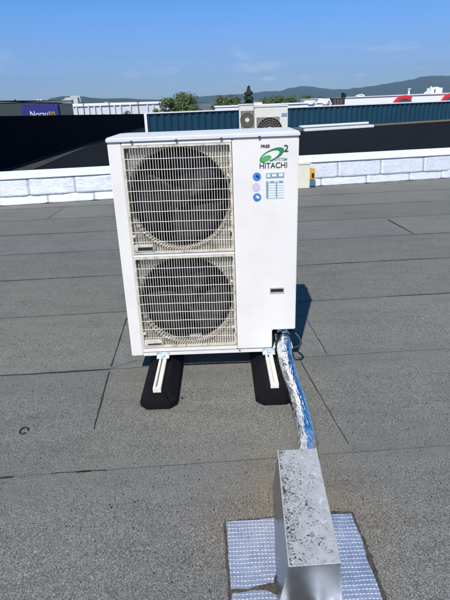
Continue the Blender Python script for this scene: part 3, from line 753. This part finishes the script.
# ------------------------------------------------------------------ two smaller units on the dark roof
def small_unit(o_, x0, x1, z0, z1, y, fcx, fcz, fr, gx0, gx1, gz0, gz1, depth, yaw):
    """built axis aligned about (0,0), then the parent is turned"""
    mb = MB(); mb.box(x0, x1, y, y + depth, z0, z1); 
    body = mb.build('casing', M['beige'], o_, bevel=.012)
    mb = MB(); mb.box(x0 - .01, x1 + .01, y - .01, y + depth + .01, z1 + .001, z1 + .03); mb.build('lid', M['beige'], o_, bevel=.006)
    mb = MB(); mb.box(gx0, gx1, y - .012, y - .001, gz0, gz1); g_ = mb.build('grille', M['beigegrille'], o_, bevel=.004)
    mb = MB(); mb.disc(fcx, fcz, y - .016, y - .0125, fr, 40); mb.build('fan_opening', M['coil'], g_)
    mb = MB()
    for k in range(1, 5):
        n_ = 48; rr = fr * (.32 + .17 * k)
        mb.tube([(fcx + rr * math.cos(t_ / n_ * 6.2832), y - .022, fcz + rr * math.sin(t_ / n_ * 6.2832)) for t_ in range(n_ + 1)], .006, 5, False)
    for k in range(24):
        a_ = k * math.pi / 12; mb.tube([(fcx + fr * .3 * math.cos(a_), y - .024, fcz + fr * .3 * math.sin(a_)), (fcx + fr * 1.02 * math.cos(a_ + .25), y - .020, fcz + fr * 1.02 * math.sin(a_ + .25))], .005, 4)
    mb.build('grille_rings', M['beigegrille'], g_)
    mb = MB(); mb.disc(fcx, fcz, y - .034, y - .026, fr * .30, 28); mb.build('hub_cap', M['beige'], g_, bevel=.002)
    for lx in (x0 + .1, x1 - .14):
        mb = MB(); mb.box(lx, lx + .04, y + .02, y + depth - .02, 0, z0 - .001); mb.build('leg', M['palepost'], o_)
a = at(254.5, 107.5, 11.6); b = at(288, 106, 11.6)
s2 = thing('condenser_unit', (a.x, 11.6, 0), 'wider cream outdoor unit standing on the dark roof, right one of the pair', 'condenser', 'small outdoor units beyond the parapet')
small_unit(s2, a.x, b.x, .28, a.z, 11.6, at(269.5, 131, 11.6).x, at(269.5, 131, 11.6).z, .285, at(256.5, 118, 11.6).x, at(279.5, 118, 11.6).x, .40, at(256, 117.5, 11.6).z, .33, 0)
q0, q1 = at(281.5, 113, 11.6), at(287, 116, 11.6)
mb = MB(); mb.box(q0.x, q1.x, 11.59, 11.598, q1.z, q0.z); mb.build('rating_label', M['labelgrey'], s2)
c_, c2_ = at(254, 103.5, 11.7), at(262.5, 106.5, 11.7)
mb = MB(); mb.box(c_.x, c2_.x, 11.72, 11.9, a.z + .032, c_.z + .02)
tag(mb.build('roof_box', M['beige'], bevel=.01), 'small cream box lying on top of the wider cream outdoor unit', 'box')
a = at(239, 105.5, 12.6); b = at(262, 104.5, 12.6)
s1 = thing('condenser_unit', (a.x, 12.6, 0), 'smaller cream outdoor unit half hidden behind the wider one, left one of the pair', 'condenser', 'small outdoor units beyond the parapet')
fc_ = at(247.2, 120, 12.6)
small_unit(s1, a.x, b.x, .35, a.z, 12.6, fc_.x, fc_.z, .165, at(240.6, 112, 12.6).x, at(253.6, 112, 12.6).x, fc_.z - .25, fc_.z + .21, .28, 0)

# ------------------------------------------------------------------ far buildings
def block(o_, name, pxa, pxb, ya, yb, Y, depth, m_, zb=-7.0, fan=1.0):
    a_, b_ = at(pxa, ya, Y), at(pxb, yb, Y)
    c_ = b_.x * fan
    mb = MB(); mb.hexa([(a_.x, Y, zb), (b_.x, Y, zb), (c_, Y + depth, zb), (a_.x, Y + depth, zb)], [(a_.x, Y, a_.z), (b_.x, Y, b_.z), (c_, Y + depth, b_.z), (a_.x, Y + depth, a_.z)])
    return mb.build(name, m_, o_)
nb_ = thing('shop_building', (at(30, 110, 60).x, 60, -7), 'dark flat roofed shop with a navy blue sign, beyond the black wall at far left', 'building')
block(nb_, 'wall', -60, 72, 101.5, 103.2, 60, 12, M['slate'], fan=1.22)
block(nb_, 'roof_edge', -60, 72.3, 101.0, 102.7, 59.9, .3, M['palepost'], at(0, 102.9, 59.9).z)
a, b = at(20.5, 103.6, 59.7), at(60, 121, 59.7)
mb = MB(); mb.box(a.x, b.x, 59.7, 59.9, b.z, at(40, 104.2, 59.7).z); sg = mb.build('sign_panel', M['navy'], nb_)
a, b, c_ = at(29.8, 111, 59.65), at(47.5, 111, 59.65), at(54.5, 111, 59.65)
zt, zb_ = at(42, 110.7, 59.65).z, at(42, 117.2, 59.65).z
text('sign_lettering', 'Norau', M['white'], sg, a.x, b.x, zb_, zt, 59.69, th=.04, bold=.0)
text('sign_lettering', 'to', M['orange'], sg, b.x + .08, c_.x, zb_, zb_ + (zt - zb_) * .95, 59.69, th=.04, bold=.0)
def lump(name, px0, px1, py0, py1, Y, m_, label, cat, depth=1.0, parts=None):
    a_, b_ = at(px0, py0, Y), at(px1, py1, Y)
    mb = MB(); mb.box(a_.x, b_.x, Y, Y + depth, b_.z, a_.z)
    if parts:
        for (u0, u1, v0, v1) in parts: mb.box(a_.x + (b_.x - a_.x) * u0, a_.x + (b_.x - a_.x) * u1, Y - .1, Y + depth * .8, b_.z + (a_.z - b_.z) * v0, b_.z + (a_.z - b_.z) * v1)
    return tag(mb.build(name, m_, bevel=.04), label, cat)
lump('roof_vent', 36.5, 43.5, 100.5, 104, 62, M['pwhite'], 'white vent housing on the roof of the shop above its navy sign', 'roof vent', 1.0, [(.1, .3, .9, 1.35), (.65, .85, .9, 1.3), (-.1, 1.1, .2, .35)])
lump('chimney_pipe', 13.6, 15.4, 99.2, 103, 61, M['palepost'], 'thin dark pipe on the shop roof at far left', 'pipe', .3, [(-.8, 1.8, .3, .5)])
# pale long building with posts
pb = thing('long_hall', (at(115, 108, 85).x, 85, -7), 'long pale grey hall with thin roof posts left of the big trees', 'building')
block(pb, 'wall', 72.5, 168, 104.2, 101.6, 85, 20, M['pale'])
block(pb, 'roof_edge', 72.5, 168, 103.8, 101.2, 84.8, .3, M['pwhite'], at(120, 105.0, 85).z)
for px in (76, 88, 94, 100, 114, 120, 130, 147, 153):
    a = at(px, 104.8 - px * .022, 84.9); mb = MB(); mb.box(a.x - .10, a.x + .10, 84.7, 84.9, -2, at(px, 104.8, 84.9).z); mb.build('cladding_rib', M['pale'], pb)
for px in (83, 109, 138):
    a = at(px, 102.3, 80); mb = MB(); mb.tube([(a.x, 80, -7), (a.x, 80, a.z)], [.12, .08], 8); mb.box(a.x - .35, a.x + .35, 79.9, 80.1, a.z, a.z + .1)
    tag(mb.build('lamp_mast', M['palepost']), {83: 'left mast', 109: 'middle mast', 138: 'right mast'}[px] + ' of the three thin dark masts in front of the long pale hall', 'mast', 'masts before the long hall')
# low white hall behind the blue wall
wb = thing('low_hall', (at(280, 104, 42).x, 42, -7), 'low white roofed hall just behind the blue wall, left of the red letters', 'building')
block(wb, 'wall', 215, 331, 107.5, 102.5, 42, 12, M['pwhite'])
block(wb, 'roof_edge', 214, 331, 106.0, 101.2, 41.9, .25, M['pwhite'], at(270, 104.8, 41.9).z)
for px, w_, lb in ((313.5, 3.2, 'grey white gable skylight at the left on the low white hall roof'), (328.5, 3.6, 'taller white gable skylight on the low hall beside the dark red block')):
    a_, b_, t_ = at(px - w_, 104.5, 41), at(px + w_, 104.2, 41), at(px + .8, 100.4 if px < 320 else 98.4, 41)
    mb = MB(); mb.hexa([(a_.x, 41, a_.z), (b_.x, 41, b_.z), (b_.x, 45, b_.z), (a_.x, 45, a_.z)], [(t_.x - .03, 41, t_.z), (t_.x + .03, 41, t_.z), (t_.x + .03, 45, t_.z), (t_.x - .03, 45, t_.z)])
    g_ = mb.build('gable_skylight', M['pwhite']); tag(g_, lb, 'skylight', 'skylights on the low hall')
    mb = MB(); mb.hexa([(a_.x + .12, 40.95, a_.z), (b_.x - .12, 40.95, b_.z), (b_.x - .12, 40.99, b_.z), (a_.x + .12, 40.99, a_.z)], [(t_.x - .02, 40.95, t_.z - .1), (t_.x + .02, 40.95, t_.z - .1), (t_.x + .02, 40.99, t_.z - .1), (t_.x - .02, 40.99, t_.z - .1)])
    mb.build('gable_glass', M['labelgrey'], g_)
dr = thing('plant_room', (at(337, 100, 50).x, 50, -7), 'small dark red rooftop block at the left end of the white store front', 'building')
block(dr, 'wall', 332.5, 345, 97.8, 97.4, 50, 5, M['brick'])
for px in (334.5, 337.5, 340.5):
    a_ = at(px, 99.5, 49.98); mb = MB(); mb.box(a_.x, a_.x + .12, 49.9, 49.98, a_.z - .5, a_.z); mb.build('louvre', M['palepost'], dr)
lump('chimney', 342.5, 346, 93.6, 98, 51, M['black'], 'small black chimney on the dark red rooftop block', 'chimney', .6, [(-.1, .5, .9, 1.2)])
st = thing('store_building', (at(400, 100, 56).x, 56, -7), 'large white store front with red letters behind the blue wall at right', 'building')
block(st, 'wall', 345, 560, 97.9, 88.6, 56, 30, M['pwhite'])
block(st, 'parapet_edge', 345, 560, 97.3, 88.0, 55.9, .3, M['pale'], None or at(450, 93.4, 55.9).z - .05)
def arc(px, pyc, r, t0, t1, w):
    c_ = at(px, pyc, 55.6); k_ = 55.6 / F * 1.05; mb = MB(); n_ = 28; B_ = mb.bm; prev = None
    for i in range(n_ + 1):
        t_ = math.radians(t0 + (t1 - t0) * i / n_)
        ring = [B_.verts.new((c_.x + rr * k_ * math.cos(t_), yy, c_.z + rr * k_ * math.sin(t_) * .85)) for rr, yy in ((r, 55.6), (r, 55.85), (r - w, 55.85), (r - w, 55.6))]
        if prev:
            for q in range(4): B_.faces.new([prev[q], prev[(q + 1) % 4], ring[(q + 1) % 4], ring[q]])
        else: B_.faces.new(ring)
        prev = ring
    B_.faces.new(prev[::-1]); return mb.build('red_letter', M['red'], st)
arc(404.3, 106.0, 10.5, 50, 320, 3.4)
arc(452.5, 103.5, 10.5, 50, 320, 3.4)
lump('skylight_dome', 357.5, 364.5, 95.0, 98, 60, M['cream'], 'small pale dome on the white store roof, left of the rooftop machines', 'skylight', 1.0, [(.2, .8, .9, 1.25)])
rf = thing('rooftop_machine', (at(437, 90, 62).x, 62, 0), 'white rooftop machine with slanted pipe frame on the store roof at right', 'machine')
for (u0, u1, v0, v1, nm, mt_) in ((430.5, 434.5, 87.8, 93.6, 'cabinet', 'pwhite'), (435.2, 438.2, 87.0, 93.4, 'cabinet', 'pwhite'), (439, 442, 87.8, 93.2, 'cabinet', 'pwhite'), (434.5, 435.2, 89, 93, 'gap_panel', 'palepost')):
    a_, b_ = at(u0, v0, 62), at(u1, v1, 62); mb = MB(); mb.box(a_.x, b_.x, 62, 63, b_.z, a_.z); mb.build(nm, M[mt_], rf)
mb = MB(); mb.tube([at(424, 93.8, 62), at(431, 89, 62)], .08, 6); mb.tube([at(427, 93.8, 62), at(432, 91, 62)], .06, 6); mb.tube([at(431, 88.2, 61.8), at(431, 86.4, 61.8)], .08, 6); mb.build('pipe_frame', M['pwhite'], rf)
lump('vent_pole', 408.7, 409.6, 88.5, 95, 62, M['pale'], 'thin pale pole on the store roof between the two red letters', 'pole', .2, [(-.5, 1.5, .85, 1.0)])

# ------------------------------------------------------------------ trees
def tree(px, ptop, Y, hw, label, kind='broad', zb=-7.0, n=2600, m_='leaf', seed=0, low=.25, group='trees beyond the roofs', ls=.28):
    rnd = random.Random(seed + int(px)); top = at(px, ptop, Y); H = top.z - zb; W = hw * Y / F * 1.1
    t = thing('conifer_tree' if kind == 'cone' else 'leafy_tree', (top.x, Y, zb), label, 'tree', group)
    mb = MB(); mb.tube([(top.x, Y, zb), (top.x + .1, Y, zb + H * .5), (top.x, Y, zb + H * .93)], [.03 * H, .02 * H, .004 * H], 8)
    if kind != 'cone':
        for k in range(7):
            a_ = rnd.uniform(0, 6.28); z_ = zb + H * rnd.uniform(.3, .6); mb.tube([(top.x, Y, z_), (top.x + math.cos(a_) * W * .4, Y + math.sin(a_) * W * .4, z_ + H * .15), (top.x + math.cos(a_) * W * .7, Y + math.sin(a_) * W * .7, z_ + H * .28)], [.010 * H, .006 * H, .002 * H], 5)
    mb.build('trunk', M['bark'], t)
    mb = MB(); B_ = mb.bm; clumps = []
    if kind == 'cone':
        for k in range(46):
            u = rnd.random() ** .8; z_ = zb + H * (.12 + .86 * u); rr = W * (1 - u) * rnd.uniform(.5, 1.0); a_ = rnd.uniform(0, 6.28); clumps.append((top.x + rr * math.cos(a_), Y + rr * math.sin(a_), z_, W * (.30 * (1 - u) + .08), .5))
        clumps.append((top.x, Y, top.z - .2, W * .05, 2.5))
    else:
        for k in range(34):
            a_ = rnd.uniform(0, 6.28); u = rnd.uniform(-1, 1); rr = rnd.uniform(.3, .82) * math.sqrt(1 - u * u)
            cz_ = zb + H * (low + (1 - low) * (.5 + .42 * u)); s_ = rnd.uniform(.24, .38)
            if cz_ + W * s_ * .9 > top.z + .1: cz_ = top.z - W * s_ * .9
            clumps.append((top.x + W * rr * math.cos(a_), Y + W * rr * math.sin(a_), cz_, W * s_, .85))
    for k in range(n):
        c_ = rnd.choice(clumps); v = Vector((rnd.gauss(0, 1), rnd.gauss(0, 1), rnd.gauss(0, 1))).normalized() * rnd.uniform(.55, 1.12) * c_[3]
        p_ = Vector(c_[:3]) + Vector((v.x, v.y, v.z * c_[4])); nn = (v.normalized() + Vector((rnd.uniform(-.7, .7), rnd.uniform(-.7, .7), rnd.uniform(-.4, .9)))).normalized()
        a_ = nn.orthogonal().normalized(); b_ = nn.cross(a_); s_ = ls * rnd.uniform(.5, 1.1) * .5; r_ = rnd.uniform(0, 6.28); a2 = a_ * math.cos(r_) + b_ * math.sin(r_); b2 = nn.cross(a2)
        B_.faces.new([B_.verts.new(p_ + a2 * s_), B_.verts.new(p_ + b2 * s_ * .6), B_.verts.new(p_ - a2 * s_), B_.verts.new(p_ - b2 * s_ * .6)])
    mb.build('crown', M[m_], t)
tree(171, 95.0, 68, 14, 'left half of the big round tree pair behind the blue wall corner', seed=1, n=11000)
tree(184, 92.0, 72, 19, 'tallest round leafy tree behind the left end of the blue wall', seed=2, n=15000)
tree(156, 104.5, 60, 8, 'low tree at the right end of the long pale hall', seed=3, n=1800)
tree(125, 106.2, 62, 9, 'middle sized bush tree in front of the long pale hall between two masts', seed=4, n=2600)
tree(103, 111, 62, 5.5, 'smallest round tree in front of the long pale hall, near the left masts', seed=5, n=1200)
tree(219, 95.0, 78, 13, 'leafy tree left of the other one beside the pointed conifer', seed=6, n=9000)
tree(232, 94.2, 80, 14, 'leafy tree just left of the pointed conifer', seed=7, n=9000)
tree(248.5, 88.5, 70, 27, 'dark pointed conifer above the small cream units', 'cone', n=11000, m_='leafdark', seed=8)
for i, (px, pt, w_, lb) in enumerate(((265, 96.5, 12, 'low leafy tree right of the conifer, first in the row'), (278, 95.2, 12, 'leafy tree above the gap of the row right of the conifer, second of four'),
        (292, 94.6, 13, 'leafy tree third in the row right of the conifer'), (306, 93.2, 13, 'widest tree at the right end of the row, above the gable skylights'), (318, 95.2, 8, 'small tree beside the right end of the tree row, left of the dark red block'))):
    tree(px, pt, 82 + i * 2, w_, lb, seed=20 + i, n=7500)
# distant hamlet houses at foot of the left hill
for i, (px, py_, w_, h_, Y, m_, lb) in enumerate(((71, 98.8, 6.5, 1.3, 2500, 'claywall', 'large pale building high on the left hill'), (75, 97.2, 5, 1.0, 2700, 'pwhite', 'white long building at the top of the left hill'),
        (66.5, 100.9, 4.5, 1.2, 2300, 'pwhite', 'white house low on the left hill behind the shop'), (107, 103.0, 2.6, .9, 2400, 'claywall', 'tiny pale house on the hillside above the long hall'))):
    a_, b_ = at(px - w_, py_ - h_ / 2, Y), at(px + w_, py_ + h_ / 2, Y)
    hb = thing('hillside_building', (a_.x, Y, b_.z), lb, 'building', 'buildings on the left hill')
    mb = MB(); mb.box(a_.x, b_.x, Y, Y + 40, b_.z - 20, a_.z); mb.build('wall', M[m_], hb)
    mb = MB(); mb.hexa([(a_.x - 1, Y - 1, a_.z), (b_.x + 1, Y - 1, a_.z), (b_.x + 1, Y + 41, a_.z), (a_.x - 1, Y + 41, a_.z)], [(a_.x, Y + 18, a_.z + 3), (b_.x, Y + 18, a_.z + 3), (b_.x, Y + 22, a_.z + 3), (a_.x, Y + 22, a_.z + 3)]); mb.build('roof', M['claywall'], hb)

# ------------------------------------------------------------------ hills
def ridge(name, prof, Y, depth, seed, rough):
    """prof: bearing/elevation survey of the skyline"""
    bm2 = MB(); n_ = 220; xs0, xs1 = prof[0][0], prof[-1][0]; rows = []
    for i in range(n_ + 1):
        px = xs0 + (xs1 - xs0) * i / n_
        for (a_, ya), (b_, yb) in zip(prof, prof[1:]):
            if a_ <= px <= b_: t_ = (px - a_) / (b_ - a_); t_ = t_ * t_ * (3 - 2 * t_); yy = ya + (yb - ya) * t_; break
        p_ = at(px, yy, Y); col = []
        for j in range(13):
            v = j / 12; s_ = math.sin(v * math.pi / 2) ** .9 if v <= 1 else 1
            yj = Y - depth * (1 - v); z_ = -8 + (p_.z + 8) * s_
            z_ += rough * noise.noise(Vector((p_.x / 500 + seed, yj / 500, 0))) * (1 - v * .8) * 1.0 + rough * .35 * noise.noise(Vector((p_.x / 130, yj / 130, seed)))
            col.append(bm2.bm.verts.new((p_.x * (yj / Y) * (.9 + .1 * v), yj, max(-8, z_) if j else -12)))
        col.append(bm2.bm.verts.new((p_.x, Y + depth, -12)))
        rows.append(col)
    for i in range(n_):
        for j in range(13): bm2.bm.faces.new([rows[i][j], rows[i + 1][j], rows[i + 1][j + 1], rows[i][j + 1]])
    tag(bm2.build(name, M['hill'], smooth=True), kind='structure')
ridge('hills', [(-200, 108), (-60, 107), (20, 105), (44, 101.5), (52, 97.6), (62, 96.4), (80, 96.6), (92, 98.2), (105, 98.8), (120, 98.4), (140, 99.4), (160, 99.8), (185, 101), (230, 104), (330, 106)], 3600, 900, 3, 12)
ridge('far_hills', [(100, 104), (150, 100.5), (180, 98.8), (200, 97.0), (220, 95.2), (235, 94.4), (252, 93.2), (268, 91.4), (280, 91.0), (292, 88.0), (303, 85.9), (312, 86.8), (322, 88.4), (335, 89.6), (348, 89.2), (360, 88.0), (375, 86.0), (390, 83.6), (402, 81.4), (415, 79.6), (430, 76.6), (440, 76.0), (455, 76.0), (500, 74), (560, 76), (700, 80)], 8200, 1700, 9, 30)

# ------------------------------------------------------------------ air
hz = MB(); hz.box(-9500, 9500, -60, 12000, -13.5, 620)
hm = bpy.data.materials.new('haze'); hm.use_nodes = True; nt = hm.node_tree
nt.nodes.remove(nt.nodes['Principled BSDF']); pv = nt.nodes.new('ShaderNodeVolumePrincipled')
pv.inputs['Color'].default_value = (.62, .85, 1, 1); pv.inputs['Density'].default_value = 8e-5; pv.inputs['Anisotropy'].default_value = .3
nt.links.new(pv.outputs[0], nt.nodes['Material Output'].inputs['Volume'])
tag(hz.build('haze', hm), kind='stuff')

# ------------------------------------------------------------------ sky, sun
sd = Vector((-.219, -.80, 1.0)).normalized()      # towards the sun
el = math.asin(sd.z); az = math.atan2(sd.x, sd.y)
w = bpy.data.worlds.new('World'); S.world = w; w.use_nodes = True; nt = w.node_tree
bg = nt.nodes['Background']
sky = nt.nodes.new('ShaderNodeTexSky'); sky.sky_type = 'NISHITA'; sky.sun_disc = False
sky.sun_elevation = el; sky.sun_rotation = az; sky.altitude = 200; sky.air_density = 1.0; sky.dust_density = .3; sky.ozone_density = 3.0
tc = nt.nodes.new('ShaderNodeTexCoord'); mp = nt.nodes.new('ShaderNodeMapping'); mp.inputs['Scale'].default_value = (1, 1, 3.2); nt.links.new(tc.outputs['Generated'], mp.inputs[0])
nn = nt.nodes.new('ShaderNodeTexNoise'); nn.inputs['Scale'].default_value = 9; nn.inputs['Detail'].default_value = 7; nn.inputs['Roughness'].default_value = .6; nt.links.new(mp.outputs[0], nn.inputs['Vector'])
cr = nt.nodes.new('ShaderNodeValToRGB'); cr.color_ramp.elements[0].position = .56; cr.color_ramp.elements[0].color = (0, 0, 0, 1); cr.color_ramp.elements[1].position = .72; cr.color_ramp.elements[1].color = (.55, .55, .55, 1)
nt.links.new(nn.outputs[0], cr.inputs[0])
sz = nt.nodes.new('ShaderNodeSeparateXYZ'); nt.links.new(tc.outputs['Generated'], sz.inputs[0])
mr = nt.nodes.new('ShaderNodeMapRange'); mr.inputs[1].default_value = .105; mr.inputs[2].default_value = .05; mr.inputs[3].default_value = 0; mr.inputs[4].default_value = 1; nt.links.new(sz.outputs[2], mr.inputs[0])
mu = nt.nodes.new('ShaderNodeMath'); mu.operation = 'MULTIPLY'; nt.links.new(cr.outputs[0], mu.inputs[0]); nt.links.new(mr.outputs[0], mu.inputs[1])
mx = nt.nodes.new('ShaderNodeMix'); mx.data_type = 'RGBA'; 
acc = mu.outputs[0]
pn = nt.nodes.new('ShaderNodeTexNoise'); pn.inputs['Scale'].default_value = 45; pn.inputs['Detail'].default_value = 6; nt.links.new(mp.outputs[0], pn.inputs['Vector'])
for cxp, cyp, wd, amp in ((268, 78, .030, .75), (306, 77, .020, .35), (360, 75, .018, .40), (425, 86, .020, .45), (236, 81, .020, .25)):
    dv_ = ray(cxp, cyp).normalized()
    sb = nt.nodes.new('ShaderNodeVectorMath'); sb.operation = 'SUBTRACT'; nt.links.new(tc.outputs['Generated'], sb.inputs[0]); sb.inputs[1].default_value = dv_
    ml = nt.nodes.new('ShaderNodeVectorMath'); ml.operation = 'MULTIPLY'; nt.links.new(sb.outputs[0], ml.inputs[0]); ml.inputs[1].default_value = (1, 1, 4.5)
    ln = nt.nodes.new('ShaderNodeVectorMath'); ln.operation = 'LENGTH'; nt.links.new(ml.outputs[0], ln.inputs[0])
    ad_ = nt.nodes.new('ShaderNodeMath'); ad_.operation = 'MULTIPLY_ADD'; nt.links.new(pn.outputs[0], ad_.inputs[0]); ad_.inputs[1].default_value = wd * 1.6; nt.links.new(ln.outputs['Value'], ad_.inputs[2])
    rg = nt.nodes.new('ShaderNodeMapRange'); rg.interpolation_type = 'SMOOTHSTEP'; rg.inputs[1].default_value = wd * 1.75; rg.inputs[2].default_value = wd * .6; rg.inputs[3].default_value = 0; rg.inputs[4].default_value = amp; nt.links.new(ad_.outputs[0], rg.inputs[0])
    mxx = nt.nodes.new('ShaderNodeMath'); mxx.operation = 'MAXIMUM'; nt.links.new(acc, mxx.inputs[0]); nt.links.new(rg.outputs[0], mxx.inputs[1]); acc = mxx.outputs[0]
nt.links.new(acc, mx.inputs[0]); hs = nt.nodes.new('ShaderNodeHueSaturation'); hs.inputs['Saturation'].default_value = 1.5; hs.inputs['Value'].default_value = 1.15; nt.links.new(sky.outputs[0], hs.inputs['Color']); 
zr = nt.nodes.new('ShaderNodeSeparateXYZ'); nt.links.new(tc.outputs['Generated'], zr.inputs[0])
gr_ = nt.nodes.new('ShaderNodeValToRGB'); ge = gr_.color_ramp.elements
while len(ge) < 4: ge.new(.5)
for e_, (p_, c_) in zip(ge, ((.0, (.42, .60, 1.15)), (.08, (.54, .58, .90)), (.15, (.80, .75, .98)), (.34, (.93, .79, .82)))): e_.position = p_; e_.color = (*c_, 1)
nt.links.new(zr.outputs[2], gr_.inputs[0])
gm = nt.nodes.new('ShaderNodeMix'); gm.data_type = 'RGBA'; gm.blend_type = 'MULTIPLY'; gm.inputs[0].default_value = 1
nt.links.new(hs.outputs[0], gm.inputs[6]); nt.links.new(gr_.outputs[0], gm.inputs[7]); nt.links.new(gm.outputs[2], mx.inputs[6]); mx.inputs[7].default_value = (7.2, 7.6, 9.0, 1)
nt.links.new(mx.outputs[2], bg.inputs['Color']); bg.inputs['Strength'].default_value = .10
sl = bpy.data.lights.new('sun', 'SUN'); so = bpy.data.objects.new('sun', sl); COL.objects.link(so)
sl.energy = 4.2; sl.angle = math.radians(.5); sl.color = (1, .96, .90)
so.rotation_euler = sd.to_track_quat('Z', 'Y').to_euler(); so.location = (-5, -10, 20)
S.view_settings.view_transform = 'Standard'; S.view_settings.look = 'None'; S.view_settings.exposure = .35; S.view_settings.gamma = 1
S.render.engine = 'CYCLES'
S.cycles.volume_max_steps = 64
S.render.resolution_x = 768; S.render.resolution_y = 1024
